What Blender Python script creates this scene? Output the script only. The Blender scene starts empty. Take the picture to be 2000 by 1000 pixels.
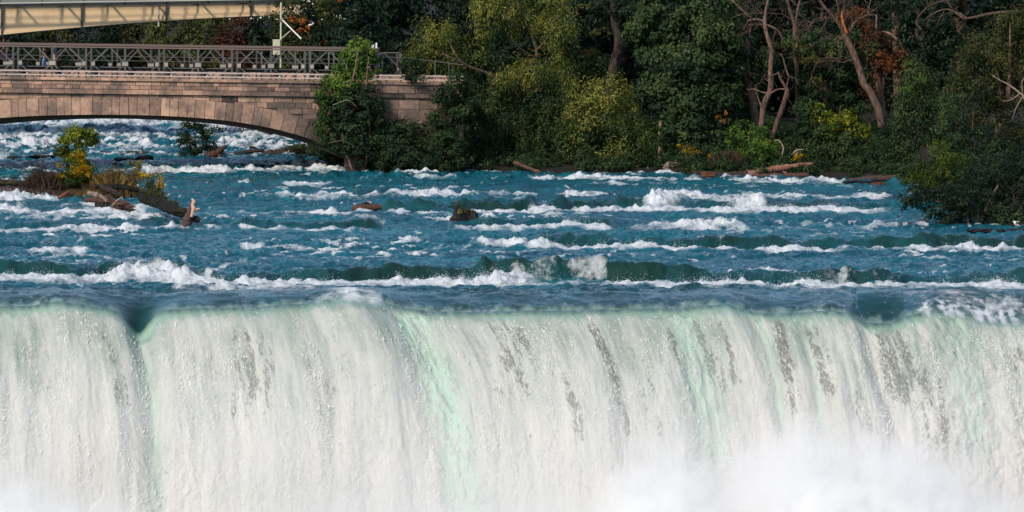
import bpy, math, random
import numpy as np
from mathutils import Vector, Matrix

# ------------------------------------------------------------------ basics
S = bpy.context.scene
COL = S.collection
F, YH, HC = 13500.0, 300.0, 6.67          # focal length in photo pixels, horizon row, camera height above the brink
SLOPE, K0 = 0.0446, 20.05                 # the rapids rise upstream


def at(px, py, Y):
    return np.array(((px - 1000.0) / F * Y, Y, HC - (py - YH) / F * Y))


def base_z(Y):
    return SLOPE * (Y - 300.0)


def row_Y(py):
    return K0 / ((py - YH) / F + SLOPE)


def px_of(x, Y):
    return 1000.0 + x / Y * F


def ss(a, b, x):
    t = np.clip((x - a) / (b - a), 0, 1)
    return t * t * (3 - 2 * t)


def lin(c):
    return tuple(((v / 255 / 12.92) if v / 255 <= .04045 else ((v / 255 + .055) / 1.055) ** 2.4) for v in c)


# ------------------------------------------------------------------ noise in numpy
def _hash(ix, iy, seed):
    h = (ix.astype(np.uint32) * np.uint32(374761393) + iy.astype(np.uint32) * np.uint32(668265263)
         + np.uint32(seed * 362437 + 12345))
    h = (h ^ (h >> np.uint32(13))) * np.uint32(1274126177)
    h = (h ^ (h >> np.uint32(15))) * np.uint32(2246822519)
    return h ^ (h >> np.uint32(16))


def perlin(x, y, seed=0):
    with np.errstate(over='ignore'):
        x0 = np.floor(x).astype(np.int64); y0 = np.floor(y).astype(np.int64)
        fx = (x - x0); fy = (y - y0)
        u = fx * fx * fx * (fx * (fx * 6 - 15) + 10); v = fy * fy * fy * (fy * (fy * 6 - 15) + 10)

        def g(ix, iy, dx, dy):
            a = _hash(ix & 0xffffffff, iy & 0xffffffff, seed).astype(np.float64) * (2 * math.pi / 4294967296.0)
            return np.cos(a) * dx + np.sin(a) * dy
        n00 = g(x0, y0, fx, fy); n10 = g(x0 + 1, y0, fx - 1, fy)
        n01 = g(x0, y0 + 1, fx, fy - 1); n11 = g(x0 + 1, y0 + 1, fx - 1, fy - 1)
    return ((n00 * (1 - u) + n10 * u) * (1 - v) + (n01 * (1 - u) + n11 * u) * v) * 1.5


def fbm(x, y, seed=0, o=4, gain=.5):
    a, s, r = 1.0, 0.0, 0
    for k in range(o):
        r = r + a * perlin(x, y, seed + k * 17)
        s += a; a *= gain
        x = x * 2.03 + 11.3; y = y * 2.03 - 7.7
    return r / s


def ridged(x, y, seed=0, o=3):
    a, s, r = 1.0, 0.0, 0
    for k in range(o):
        r = r + a * (1 - np.abs(perlin(x, y, seed + k * 31)) * 1.6)
        s += a; a *= .5
        x = x * 2.07 + 3.1; y = y * 2.07 + 5.9
    return r / s


# ------------------------------------------------------------------ objects
def mesh(name, V, Fc, mat, parent=None, attrs=None, smooth=True, face_attrs=None, mats=None):
    V = np.asarray(V, dtype=np.float64).reshape(-1, 3)
    q = parent
    while q is not None:
        V = V - np.array(q.location); q = q.parent
    V = V.astype(np.float32)
    me = bpy.data.meshes.new(name)
    if isinstance(Fc, np.ndarray):
        n, k = Fc.shape
        me.vertices.add(len(V)); me.vertices.foreach_set('co', V.ravel())
        me.loops.add(n * k); me.loops.foreach_set('vertex_index', Fc.astype(np.int32).ravel())
        me.polygons.add(n)
        me.polygons.foreach_set('loop_start', np.arange(0, n * k, k, dtype=np.int32))
        me.update(calc_edges=True)
    else:
        me.from_pydata(V.tolist(), [], Fc)
        me.update()
    me.polygons.foreach_set('use_smooth', np.full(len(me.polygons), smooth, dtype=bool))
    for dom, dd in (('POINT', attrs), ('FACE', face_attrs)):
        for k_, a in (dd or {}).items():
            at_ = me.attributes.new(k_, 'FLOAT', dom)
            at_.data.foreach_set('value', np.asarray(a, dtype=np.float32).ravel())
    me.materials.append(mat)
    o = bpy.data.objects.new(name, me)
    COL.objects.link(o)
    if parent:
        o.parent = parent
    return o


def thing(name, label, cat, loc=(0, 0, 0), group=None):
    o = bpy.data.objects.new(name, None)
    o.empty_display_size = .3
    o.location = [float(v) for v in loc]
    COL.objects.link(o)
    o['label'] = label; o['category'] = cat
    if group:
        o['group'] = group
    return o


def tag(o, label, cat, group=None):
    o['label'] = label; o['category'] = cat
    if group:
        o['group'] = group
    return o


class MB:
    """collects boxes, bars, tubes and prisms for ONE mesh"""
    def __init__(s):
        s.V = []; s.F = []; s.T = []

    def add(s, V, Fc, t=0.5):
        b = len(s.V)
        s.V += [tuple(float(c) for c in v) for v in V]
        s.F += [tuple(i + b for i in f) for f in Fc]
        s.T += [t] * len(Fc)

    def hexa(s, P, t=.5):      # P: 8 points, bottom ring then top ring
        s.add(P, [(0, 3, 2, 1), (4, 5, 6, 7), (0, 1, 5, 4), (1, 2, 6, 5), (2, 3, 7, 6), (3, 0, 4, 7)], t)

    def box(s, x0, x1, y0, y1, z0, z1, t=.5):
        s.hexa([(x0, y0, z0), (x1, y0, z0), (x1, y1, z0), (x0, y1, z0), (x0, y0, z1), (x1, y0, z1), (x1, y1, z1), (x0, y1, z1)], t)

    def bar(s, a, b, w, d, t=.5, up=(0, 1, 0)):
        """a square bar from a to b, w across (in the XZ plane), d along up"""
        a = Vector(a); b = Vector(b); ax = (b - a).normalized(); u = Vector(up)
        n = ax.cross(u)
        n = n.normalized() * (w / 2); u = u.normalized() * (d / 2)
        s.hexa([a - n - u, a + n - u, a + n + u, a - n + u, b - n - u, b + n - u, b + n + u, b - n + u], t)

    def tube(s, pts, rad, seg=8, jit=0.0, rng=None, t=.5, flat=1.0):
        V, Fc = tube_geo(pts, rad, seg, jit, rng, flat)
        s.add(V, Fc, t)

    def build(s, name, mat, parent=None, smooth=False):
        return mesh(name, s.V, s.F, mat, parent, smooth=smooth, face_attrs={'tint': s.T})


def tube_geo(pts, rad, seg=8, jit=0.0, rng=None, flat=1.0):
    P = [Vector([float(c) for c in p]) for p in pts]
    n = len(P)
    if not hasattr(rad, '__len__'):
        rad = [rad] * n
    if len(rad) == 2 and n > 2:
        rad = [rad[0] + (rad[1] - rad[0]) * i / (n - 1) for i in range(n)]
    V = []; Fc = []
    t = (P[1] - P[0]).normalized()
    ref = Vector((0, 0, 1)) if abs(t.z) < .9 else Vector((1, 0, 0))
    n1 = t.cross(ref).normalized()
    for i in range(n):
        if i == 0: t = (P[1] - P[0])
        elif i == n - 1: t = P[-1] - P[-2]
        else: t = P[i + 1] - P[i - 1]
        t = t.normalized()
        n1 = (n1 - t * n1.dot(t))
        n1 = n1.normalized() if n1.length > 1e-6 else t.orthogonal().normalized()
        n2 = t.cross(n1)
        for k in range(seg):
            a = 2 * math.pi * k / seg
            r = rad[i] * (1 + (rng.uniform(-jit, jit) if jit else 0))
            V.append(P[i] + n1 * (math.cos(a) * r) + n2 * (math.sin(a) * r * flat))
    for i in range(n - 1):
        for k in range(seg):
            a, b = i * seg + k, i * seg + (k + 1) % seg
            Fc.append((a, b, b + seg, a + seg))
    V.append(P[0]); V.append(P[-1])
    for k in range(seg):
        Fc.append((len(V) - 2, (k + 1) % seg, k))
        Fc.append((len(V) - 1, (n - 1) * seg + k, (n - 1) * seg + (k + 1) % seg))
    return V, Fc


def smooth_path(pts, n=4):
    """Catmull-Rom through the points"""
    P = [np.asarray(p, float) for p in pts]
    if len(P) < 3:
        return [P[0] + (P[-1] - P[0]) * k / n for k in range(n + 1)]
    Q = [2 * P[0] - P[1]] + P + [2 * P[-1] - P[-2]]
    out = []
    for i in range(1, len(Q) - 2):
        for k in range(n):
            t = k / n
            a, b, c, d = Q[i - 1], Q[i], Q[i + 1], Q[i + 2]
            out.append(.5 * ((2 * b) + (c - a) * t + (2 * a - 5 * b + 4 * c - d) * t * t + (3 * b - a - 3 * c + d) * t ** 3))
    out.append(P[-1])
    return out


# ------------------------------------------------------------------ materials
def new_mat(name):
    m = bpy.data.materials.new(name); m.use_nodes = True
    nt = m.node_tree
    for n in list(nt.nodes): nt.nodes.remove(n)
    out = nt.nodes.new('ShaderNodeOutputMaterial')
    return m, nt, out


class NB:
    def __init__(s, nt): s.nt = nt

    def __call__(s, kind, _in=None, **kw):
        n = s.nt.nodes.new('ShaderNode' + kind)
        for k, v in kw.items(): setattr(n, k, v)
        for k, v in (_in or {}).items():
            sock = n.inputs[k]
            if hasattr(v, 'links'): s.nt.links.new(v, sock)
            else: sock.default_value = v
        return n

    def math(s, op, a, b=None, c=None, clamp=False):
        n = s.nt.nodes.new('ShaderNodeMath'); n.operation = op; n.use_clamp = clamp
        for i, v in enumerate((a, b, c)):
            if v is None: continue
            if hasattr(v, 'links'): s.nt.links.new(v, n.inputs[i])
            else: n.inputs[i].default_value = v
        return n.outputs[0]

    def mix(s, f, a, b, mode='MIX'):
        n = s.nt.nodes.new('ShaderNodeMix'); n.data_type = 'RGBA'; n.blend_type = mode
        for i, v in ((0, f), (6, a), (7, b)):
            if hasattr(v, 'links'): s.nt.links.new(v, n.inputs[i])
            elif i == 0: n.inputs[i].default_value = v
            else: n.inputs[i].default_value = (*v[:3], 1)
        return n.outputs[2]

    def ramp(s, f, stops):
        n = s.nt.nodes.new('ShaderNodeValToRGB')
        e = n.color_ramp.elements
        while len(e) < len(stops): e.new(.5)
        for el, (p, c) in zip(e, stops):
            el.position = p; el.color = (*c[:3], 1)
        s.nt.links.new(f, n.inputs[0])
        return n.outputs[0]

    def attr(s, name):
        n = s.nt.nodes.new('ShaderNodeAttribute'); n.attribute_name = name
        return n.outputs['Fac']

    def noise(s, vec, scale, detail=4, rough=.55):
        n = s('TexNoise', {'Vector': vec, 'Scale': scale, 'Detail': detail, 'Roughness': rough})
        return n.outputs[0]

    def bump(s, h, dist, strength=1.0):
        return s('Bump', {'Height': h, 'Distance': dist, 'Strength': strength}).outputs[0]


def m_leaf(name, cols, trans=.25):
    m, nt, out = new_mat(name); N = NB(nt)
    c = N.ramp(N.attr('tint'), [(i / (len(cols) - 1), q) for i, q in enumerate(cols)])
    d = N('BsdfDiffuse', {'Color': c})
    tr = N('BsdfTranslucent', {'Color': c})
    gl = N('BsdfGlossy', {'Color': (1, 1, 1, 1), 'Roughness': .45})
    mx = N('MixShader', {0: trans, 1: d.outputs[0], 2: tr.outputs[0]})
    mg = N('MixShader', {0: .006, 1: mx.outputs[0], 2: gl.outputs[0]})
    nt.links.new(mg.outputs[0], out.inputs[0])
    return m


def m_tint(name, cols, rough=.85, noise=6.0, nz=.5, bump=.02, stretch=(1, 1, 1), spec=.25, dirt=None, metal=0.0):
    """colour from the per-face 'tint' plus procedural mottling, with bump"""
    m, nt, out = new_mat(name); N = NB(nt)
    tc = N('TexCoord')
    mp = N('Mapping', {'Vector': tc.outputs['Object'], 'Scale': stretch})
    n1 = N.noise(mp.outputs[0], noise, 6, .6)
    f = N.math('ADD', N.attr('tint'), N.math('MULTIPLY', N.math('SUBTRACT', n1, .5), nz), clamp=True)
    c = N.ramp(f, [(i / (len(cols) - 1), q) for i, q in enumerate(cols)])
    if dirt:
        n2 = N.noise(tc.outputs['Object'], dirt[1], 5, .65)
        k = N.ramp(n2, [(dirt[2], (0, 0, 0)), (dirt[2] + .15, (1, 1, 1))])
        c = N.mix(N.math('MULTIPLY', k, dirt[3]), c, dirt[0])
    p = N('BsdfPrincipled', {'Base Color': c, 'Roughness': rough, 'Specular IOR Level': spec, 'Metallic': metal,
                             'Normal': N.bump(n1, bump)})
    nt.links.new(p.outputs[0], out.inputs[0])
    return m
# ------------------------------------------------------------------ water
def m_water():
    m, nt, out = new_mat('river_water'); N = NB(nt)
    tc = N('TexCoord'); geo = N('NewGeometry')
    foam, green, dark = N.attr('foam'), N.attr('green'), N.attr('dark')
    fall = N.attr('fall')
    dn = N('Mapping', {'Vector': geo.outputs['Position'], 'Scale': (.10, .22, 1)})
    dv = N.noise(dn.outputs[0], 1.0, 5, .6)
    deep = N.mix(N.math('MULTIPLY', N.math('SUBTRACT', dv, .36), 3.4, clamp=True), (.004, .066, .096), (.007, .128, .166))
    calm = N.attr('calm')
    body = N.mix(N.attr('shallow'), deep, (.010, .036, .030))
    mp = N('Mapping', {'Vector': geo.outputs['Position'], 'Scale': (1, .55, 1)})
    lace = N.noise(mp.outputs[0], 4.2, 7, .7)
    fm = N.math('ADD', foam, N.math('MULTIPLY', N.math('SUBTRACT', lace, .5), .62))
    fm = N.math('MULTIPLY', N.math('SUBTRACT', fm, .28), 2.4, clamp=True)
    fmr = N.mix(fall, fm, foam)
    body2 = N.mix(green, body, (.33, .475, .385))
    flow = N('CombineXYZ', {0: N.attr('fu'), 1: N.attr('fs'), 2: 0.0}).outputs[0]
    def fnoise(su, sv, det, ro):
        q = N('Mapping', {'Vector': flow, 'Scale': (su, sv, 1)})
        return N.noise(q.outputs[0], 1.0, det, ro)
    def stretch(v, c, g):
        return N.math('MULTIPLY', N.math('SUBTRACT', v, c), g, clamp=True)
    broad = stretch(fnoise(.55, .28, 4, .6), .30, 2.6)
    silk = stretch(fnoise(2.6, .34, 6, .68), .28, 2.3)
    grain = stretch(fnoise(11, 6.5, 5, .78), .34, 2.6)
    down = stretch(N.attr('fs'), 1.2, .17)
    tone = N.math('ADD', N.math('MULTIPLY', broad, .46), N.math('MULTIPLY', silk, .46))
    tone = N.math('ADD', tone, N.math('MULTIPLY', grain, .22))
    tone = N.math('ADD', tone, N.math('MULTIPLY', down, .50))
    white = N.ramp(stretch(tone, .12, 1.02), [(0, (.27, .34, .30)), (.30, (.49, .55, .50)), (.60, (.75, .765, .725)), (1, (.90, .87, .83))])
    fg = N.noise(geo.outputs['Position'], 6.0, 5, .7)
    fog = N.mix(fall, N.mix(N.math('MULTIPLY', N.math('SUBTRACT', fg, .48), 2.5, clamp=True), (.82, .87, .90), (.60, .71, .76)), white)
    c = N.mix(fmr, body2, fog)
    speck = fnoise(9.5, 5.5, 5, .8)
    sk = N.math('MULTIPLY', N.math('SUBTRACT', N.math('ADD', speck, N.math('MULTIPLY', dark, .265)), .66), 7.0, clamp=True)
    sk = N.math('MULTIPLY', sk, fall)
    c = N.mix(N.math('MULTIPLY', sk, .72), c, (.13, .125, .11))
    rough = N.math('ADD', .13, N.math('MULTIPLY', fmr, .6), clamp=True)
    rough = N.math('MAXIMUM', rough, N.math('MULTIPLY', fall, .5))
    mpb = N('Mapping', {'Vector': geo.outputs['Position'], 'Scale': (1, .8, .8)})
    b1 = N.noise(mpb.outputs[0], 2.4, 7, .66)
    bd = N.math('MULTIPLY', N.math('MULTIPLY_ADD', fall, -.20, .25), N.math('MULTIPLY_ADD', calm, -.72, 1.0))
    nb = N('Bump', {'Height': b1, 'Distance': bd, 'Strength': 1.0}).outputs[0]
    spec = N.math('SUBTRACT', .45, N.math('ADD', N.math('MULTIPLY', fmr, .3), N.math('MULTIPLY', N.attr('shallow'), .27)), clamp=True)
    p = N('BsdfPrincipled', {'Base Color': c, 'Roughness': rough, 'IOR': 1.33, 'Specular IOR Level': spec, 'Normal': nb})
    tl = N('BsdfTranslucent', {'Color': c})
    mx = N('MixShader', {0: N.math('MULTIPLY', fmr, N.math('MULTIPLY_ADD', fall, .22, .24)), 1: p.outputs[0], 2: tl.outputs[0]})
    nt.links.new(mx.outputs[0], out.inputs[0])
    return m


# brink line: photo row of the lip along the photo column
LIP = np.array([(-400, 600), (0, 598), (60, 596), (110, 588), (150, 592), (200, 600), (260, 604), (318, 604), (400, 601), (500, 598), (600, 592), (680, 578), (735, 584), (790, 602),
                (840, 609), (1000, 608), (1150, 605), (1300, 602), (1350, 600), (1420, 593), (1450, 604), (1480, 611),
                (1560, 611), (1620, 605), (1655, 610), (1690, 630), (1740, 631), (1765, 617), (1830, 604), (1880, 612),
                (1950, 624), (2000, 620), (2400, 612)], float)

# white lines of the rapids: points (col,row), hump height m, ledge drop m, foam strength, foam half width m
FOAM = [
    ([(-350, 540), (0, 541), (150, 546), (235, 541), (300, 541), (370, 549), (450, 558), (560, 552), (640, 556), (700, 554),
      (830, 555), (950, 555)], .32, .42, 1.0, 1.9),
    ([(930, 555), (1100, 557), (1250, 561), (1450, 562), (1600, 569), (1750, 567), (1890, 566), (2000, 574), (2350, 578)], .30, .60, 1.1, 2.1),
    ([(225, 541), (275, 540), (315, 540), (375, 546)], .52, .0, 1.0, 1.9),
    ([(955, 554), (1040, 552), (1110, 550), (1190, 552)], .74, .0, .85, 2.0),
    ([(330, 572), (420, 577), (520, 574), (620, 579)], .16, .0, .62, 2.4),
    ([(1300, 572), (1500, 576), (1700, 582), (2000, 590), (2300, 592)], .10, .0, .45, 2.4),
    ([(1040, 481), (1130, 483), (1280, 483), (1500, 486), (1800, 486), (2000, 487), (2300, 488)], .17, .30, .9, .9),
    ([(460, 481), (520, 483), (610, 482)], .24, .0, .85, 1.4),
    ([(770, 470), (800, 472), (830, 470)], .26, .0, .7, 1.0),
    ([(930, 476), (985, 474), (1040, 480), (1090, 484)], .30, .0, .8, 1.5),
    ([(50, 491), (120, 489), (185, 491)], .22, .0, .8, 1.2),
    ([(-300, 447), (0, 447), (120, 449), (260, 446), (380, 444)], .16, .22, .75, 1.0),
    ([(460, 446), (560, 449), (640, 448), (740, 449)], .16, .36, .85, .9),
    ([(920, 446), (1010, 447), (1060, 444), (1110, 443), (1200, 446)], .26, .36, .9, 1.2),
    ([(1225, 445), (1280, 440), (1340, 443), (1400, 441), (1465, 447)], .48, .0, 1.0, 1.9),
    ([(1560, 443), (1640, 440), (1760, 440)], .18, .0, .75, 1.2),
    ([(1500, 448), (1600, 447), (1720, 449)], .12, .0, .6, 1.0),
    ([(395, 415), (500, 417), (600, 416), (690, 417)], .15, .15, .75, .9),
    ([(740, 414), (880, 415), (1000, 416), (1050, 412)], .13, .42, .7, .8),
    ([(1030, 413), (1150, 411), (1260, 409), (1400, 413), (1550, 411), (1650, 411), (1745, 411)], .28, .28, 1.05, 1.3),
    ([(1255, 404), (1310, 401), (1370, 398), (1440, 404), (1500, 404)], .70, .0, .9, 2.4),
    ([(1290, 384), (1340, 384), (1400, 388), (1470, 384), (1545, 388)], .48, .0, .95, 2.0),
    ([(1520, 388), (1620, 387), (1745, 384)], .30, .12, .95, 1.5),
    ([(540, 387), (620, 385), (700, 384)], .30, .0, .9, 1.4),
    ([(690, 386), (760, 380), (830, 383), (920, 381), (980, 380), (1050, 382)], .46, .22, 1.05, 1.7),
    ([(1085, 383), (1140, 382), (1195, 384)], .26, .0, .9, 1.3),
    ([(-300, 392), (0, 392), (60, 388), (130, 391)], .42, .0, 1.0, 2.0),
    ([(-300, 408), (0, 408), (90, 413), (180, 413), (270, 419), (360, 424)], .18, .12, .95, 2.4),
    ([(150, 398), (200, 412), (300, 406)], .10, .0, .9, 2.0),
    ([(20, 428), (140, 428), (250, 429), (330, 427)], .15, .0, .7, 1.3),
    ([(380, 440), (440, 447)], .25, .1, .9, 1.2),
    ([(540, 357), (600, 360), (660, 359)], .22, .0, .7, 1.3),
    ([(760, 346), (850, 347), (900, 345)], .15, .0, .6, 1.2),
    ([(1030, 349), (1100, 348), (1200, 349), (1290, 351), (1380, 350)], .30, .0, .85, 1.6),
    ([(1130, 358), (1240, 359), (1330, 357)], .18, .0, .7, 1.3),
    ([(1410, 352), (1500, 353), (1600, 354), (1660, 357)], .22, .0, .75, 1.6),
    ([(200, 333), (330, 332), (420, 334), (520, 333), (580, 331), (680, 333)], .30, .14, 1.0, 1.6),
    ([(560, 326), (600, 325), (640, 329)], .35, .0, .7, 1.6),
    ([(100, 320), (220, 320), (330, 318), (420, 319)], .16, .0, .6, 1.5),
    ([(-300, 322), (0, 322), (90, 324)], .25, .0, .85, 1.8),
    ([(-300, 303), (-50, 303), (25, 303)], .75, .0, 1.0, 3.0),
    ([(-100, 282), (0, 283), (80, 279), (150, 276)], .45, .1, 1.0, 3.2),
    ([(-100, 262), (0, 262), (60, 264), (200, 259), (300, 263)], .40, .2, .95, 3.2),
    ([(190, 268), (260, 265), (300, 270), (345, 264)], .5, .1, .95, 3.0),
    ([(180, 283), (260, 281), (340, 284)], .35, .0, .8, 2.6),
    ([(100, 250), (180, 247), (250, 252)], .35, .0, .85, 3.5),
    ([(-100, 240), (0, 241), (100, 236), (200, 238), (300, 237), (420, 239)], .40, .0, .95, 4.0),
    ([(400, 263), (440, 266), (520, 262), (600, 268)], .45, .0, .9, 3.0),
    ([(430, 281), (500, 283), (520, 282)], .35, .0, .8, 2.2),
    ([(515, 288), (545, 286), (590, 288)], .45, .0, 1.0, 2.4),
    ([(400, 243), (500, 253), (560, 252)], .3, .0, .8, 4.0),
]
# stones and stumps that split the flow: col,row of the base, half width px
OBST = [(905, 444, 24), (716, 425, 32), (370, 440, 24), (230, 405, 60)]


def river_mesh():
    u = np.concatenate([np.linspace(-1.75, -1.16, 110)[:-1], np.linspace(-1.16, 1.16, 1216), np.linspace(1.16, 1.75, 110)[1:]])
    NC = len(u)
    Ys = [300.0]
    while Ys[-1] < 575:
        Y = Ys[-1]
        Ys.append(Y + (.16 if Y < 330 else .22 if Y < 430 else .38 if Y < 520 else .9))
    Ys = np.array(Ys[::-1])
    NR = len(Ys)
    Y, U = np.meshgrid(Ys, u, indexing='ij')
    X = U * 1000 / F * Y
    P = px_of(X, Y)
    lip = np.interp(P, LIP[:, 0], LIP[:, 1])
    ylip_off = 1.4 * fbm(X * .08, X * 0 + 4.2, 91, 3)            # the brink is not straight
    rng = np.random.default_rng(5)

    # --- base + waves
    near = ss(302, 309, Y)                                       # the last metres before the brink run smooth
    wob = fbm(X * .05, Y * .06, 3, 3)
    w1 = ridged(X * .30 + wob, Y * .26, 11, 3) - .62
    w2 = fbm(X * .8, Y * .75, 23, 4)
    w3 = fbm(X * 2.6, Y * 1.7, 37, 3)
    calm = .55 + .45 * ss(-.25, .35, fbm(X * .045, Y * .09, 51, 3))
    farr = ss(430, 455, Y)
    amp = (.25 + .75 * near) * (calm + .35 * farr)
    amp = amp * (1 - .15 * ss(345, 330, Y) * (1 - farr))
    Z = base_z(Y) + amp * (.40 * w1 + .48 * w2 + .11 * w3) + farr * .25 * fbm(X * .22, Y * .16, 66, 3)
    foam = np.zeros_like(Z); shallow = np.zeros_like(Z); led = np.zeros_like(Z)

    # --- ledges, standing waves and their foam
    gap = fbm(X * .16, Y * .05, 71, 3)
    rag = fbm(X * .9, Y * .45, 73, 4)
    puff = np.abs(fbm(X * 1.1, Y * .8, 79, 4))
    puff2 = fbm(X * 2.4, Y * 1.6, 83, 3)
    for i, (pts, hump, drop, st, hw) in enumerate(FOAM):
        pts = np.array(pts, float)
        x0, x1 = pts[0, 0], pts[-1, 0]
        ya, yb = row_Y(pts[:, 1].max()) - 14, row_Y(pts[:, 1].min()) + 24
        w_ = slice(int(np.argmax(Ys <= yb)), int(NR - np.argmax(Ys[::-1] >= ya)))
        X_, Y_, P_ = X[w_], Y[w_], P[w_]
        r = np.interp(P_, pts[:, 0], pts[:, 1])
        Yl = K0 / ((r - YH) / F + SLOPE) + .9 * perlin(X_ * .33, X_ * 0 + i * 3.1, 101 + i) + .35 * perlin(X_ * 1.2, X_ * 0 + i, 131 + i)
        d = Y_ - Yl
        edge = ss(x0 - 14, x0 + 22, P_) * ss(x1 + 14, x1 - 22, P_)
        sel = edge * np.clip(.88 + 1.15 * gap[w_], .15, 1.2)
        if drop:
            lw = 1.1
            e_ = d - .62 * hw                                # the drop stands just upstream of its foam
            up = ss(0, lw, e_) * np.exp(-np.maximum(e_ - lw, 0) / 5.0)
            dm = edge * np.clip(.95 + .8 * perlin(X_ * .12, X_ * 0 + 9.1 * i, 150 + i), .15, 1.35)
            Z[w_] += 1.35 * drop * up * dm
            sh_ = dm * np.clip(drop * 2.6, 0, 1) * ss(-.3, .4, e_) * ss(lw + 1.8, lw, e_)
            shallow[w_] = np.maximum(shallow[w_], sh_ * (.9 + .3 * rag[w_])); led[w_] = np.maximum(led[w_], sh_)
        bell = np.exp(-((d + .3 * hw) / hw) ** 2)
        Z[w_] += (.60 if pts[:, 1].mean() < 312 else .86) * hump * bell * sel * (.55 + .62 * puff[w_] + .30 * puff2[w_] + .2 * w1[w_])
        fr = np.where(d > -.3 * hw, (d + .3 * hw) / (hw * .95), -(d + .3 * hw) / (hw * 2.2))
        fm = st * (.80 if pts[:, 1].mean() < 312 else 1.0) * sel * np.clip(1.25 - fr, 0, 1.15)
        foam[w_] = np.maximum(foam[w_], fm * (.76 + .75 * rag[w_] + .35 * puff[w_]))
    # whitecaps on the steepest crests
    caps = ss(.12, .32, w1 + .5 * w2) * (.35 + .9 * ss(-.1, .4, fbm(X * .07, Y * .05, 171, 3)) + .5 * farr) * near
    caps = caps * (1 - np.clip(led * 1.5, 0, 1))
    foam = np.maximum(foam, .80 * caps * amp)
    foam = np.maximum(foam, .55 * near * (1 - np.clip(led * 1.5, 0, 1)) * ss(.34, .62, fbm(X * 1.3, Y * .42, 176, 4) + .45 * w2 + .3 * perlin(X * .13, Y * .1, 178)))
    lace0 = ss(.05, .45, fbm(X * .10, Y * .08, 174, 3)) * near
    foam = np.maximum(foam, .50 * lace0 * ss(-.05, .35, fbm(X * .9, Y * .5, 175, 4)))
    foam = np.maximum(foam, farr * (.10 + .62 * fbm(X * .35, Y * .10, 177, 4) + .25 * w1))
    # wakes
    for (c, r, hwp) in OBST:
        Yo = row_Y(r); xo = (c - 1000) / F * Yo; w = hwp / F * Yo
        dx = (X - xo) / w; dy = Y - Yo
        bow = np.exp(-dx ** 2) * np.exp(-((dy - .8) / 1.4) ** 2)
        Z += .18 * bow
        wk = np.exp(-(dx / (1 + np.clip(-dy, 0, 9) * .12)) ** 2) * ss(.6, -.3, dy) * np.exp(np.minimum(dy, 0) / 4.5)
        foam = np.maximum(foam, .75 * wk * (.7 + .8 * rag))
        sm = np.exp(-(np.abs(dx) - 2.2) ** 2 / 2.0) * np.exp(-((dy - .6) / 1.2) ** 2)
        shallow = np.maximum(shallow, .6 * sm)
    # --- towards the brink: rows of the lip differ, the flow draws down and streams
    dzl = -(lip - 600.0) / 45.0
    wid = np.where(lip > 620, 4.0, 7.0)
    k = ss(300 + wid, 300, Y)
    qn = np.clip((Y - 300) / 5.0, 0, 1)
    Z -= 1.0 * np.exp(-(np.abs(P - (272 + 14 * qn)) / (26 + 40 * qn)) ** 1.6) * np.exp(-(Y - 300) / 1.9)
    Z += dzl * k + .5 * ss(316, 303, Y) - .5 * np.exp(-(Y - 300) / 1.9)
    band = ss(311, 304, Y)
    shallow = np.maximum(shallow, band * (.82 + .7 * fbm(X * .35, Y * .12, 181, 3)))
    thread = ss(.55, .80, ridged(X * 1.1 + 1.2 * wob + .10 * Y, Y * .22, 187, 4) + .6 * fbm(X * .25, Y * .2, 189, 3))
    foam = np.maximum(foam, band * .28 * thread)
    sheet = np.exp(-((P - 690) / 75) ** 2) * ss(309, 300.5, Y)
    foam = np.maximum(foam, sheet * (.55 + .8 * rag))
    foam = np.maximum(foam, ss(1760, 1830, P) * ss(306, 300, Y) * (.50 + 1.0 * fbm(X * 2.2, Y * 1.0, 197, 4)))
    foam = foam * (1 - .8 * np.exp(-((P - 275) / 45) ** 2) * ss(306, 301, Y))
    calmA = np.maximum(ss(309, 303, Y) * ss(1900, 1750, P), np.clip(led, 0, 1) * .8)
    foam = np.clip(foam, 0, 1.15)
    greenR = .60 * ss(1.5, 0, Y - 300 + 1.3 * fbm(X * 2.0, Y * .5, 195, 4) + .5)
    greenR = greenR * (1 - np.exp(-((P - 274) / 40) ** 2))
    Z += ss(.5, .9, foam) * (1 - .8 * np.clip(led, 0, 1)) * (.12 * puff + .06 * puff2 + .018 * perlin(X * 5, Y * 3.2, 193)) * ss(300.5, 303, Y)
    Yr = Y - ylip_off * ss(325, 300, Y)

    # --- the fall: water leaves the brink and drops in a parabola
    dl = [0.0]
    while .42 * dl[-1] ** 2 < 10.6:
        s_ = math.hypot(1, .84 * dl[-1])
        dl.append(dl[-1] + .044 / s_)
    dl = np.array(dl)
    NF = len(dl)
    D, U2 = np.meshgrid(dl, u, indexing='ij')
    drop = .42 * D ** 2
    x0 = np.broadcast_to(X[-1], D.shape); lp = np.broadcast_to(lip[-1], D.shape)
    p0 = np.broadcast_to(P[-1], D.shape)
    z0 = np.broadcast_to(Z[-1], D.shape)
    y0 = np.broadcast_to(Yr[-1], D.shape)
    dr = np.interp(p0, [0, 300, 500, 800, 1400, 1700, 2000], [.9, 1.1, 1.3, 2.3, 1.6, 1.3, 1.2])
    XF = x0 + dr * (1 - np.exp(-drop / 3.0)) + .10 * fbm(x0 * .7, drop * .4, 201, 3)
    YF = y0 - D * (1 + .10 * fbm(x0 * .22, D * .1, 203, 2))
    XF = x0 + (XF - x0) * ss(0, .3, drop)
    ZF = z0 - drop
    PXF = px_of(XF, 297.0); PYF = YH + (HC - ZF) / 297.0 * F
    # folds of the curtain
    n1 = fbm(x0 * .42, drop * .05, 211, 3)
    n2 = fbm(x0 * 1.5, drop * .22 + n1, 213, 4)
    n3 = fbm(x0 * 5.0, drop * 1.3, 217, 4)
    n4 = fbm(x0 * 2.2, drop * 1.1, 219, 4)
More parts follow.
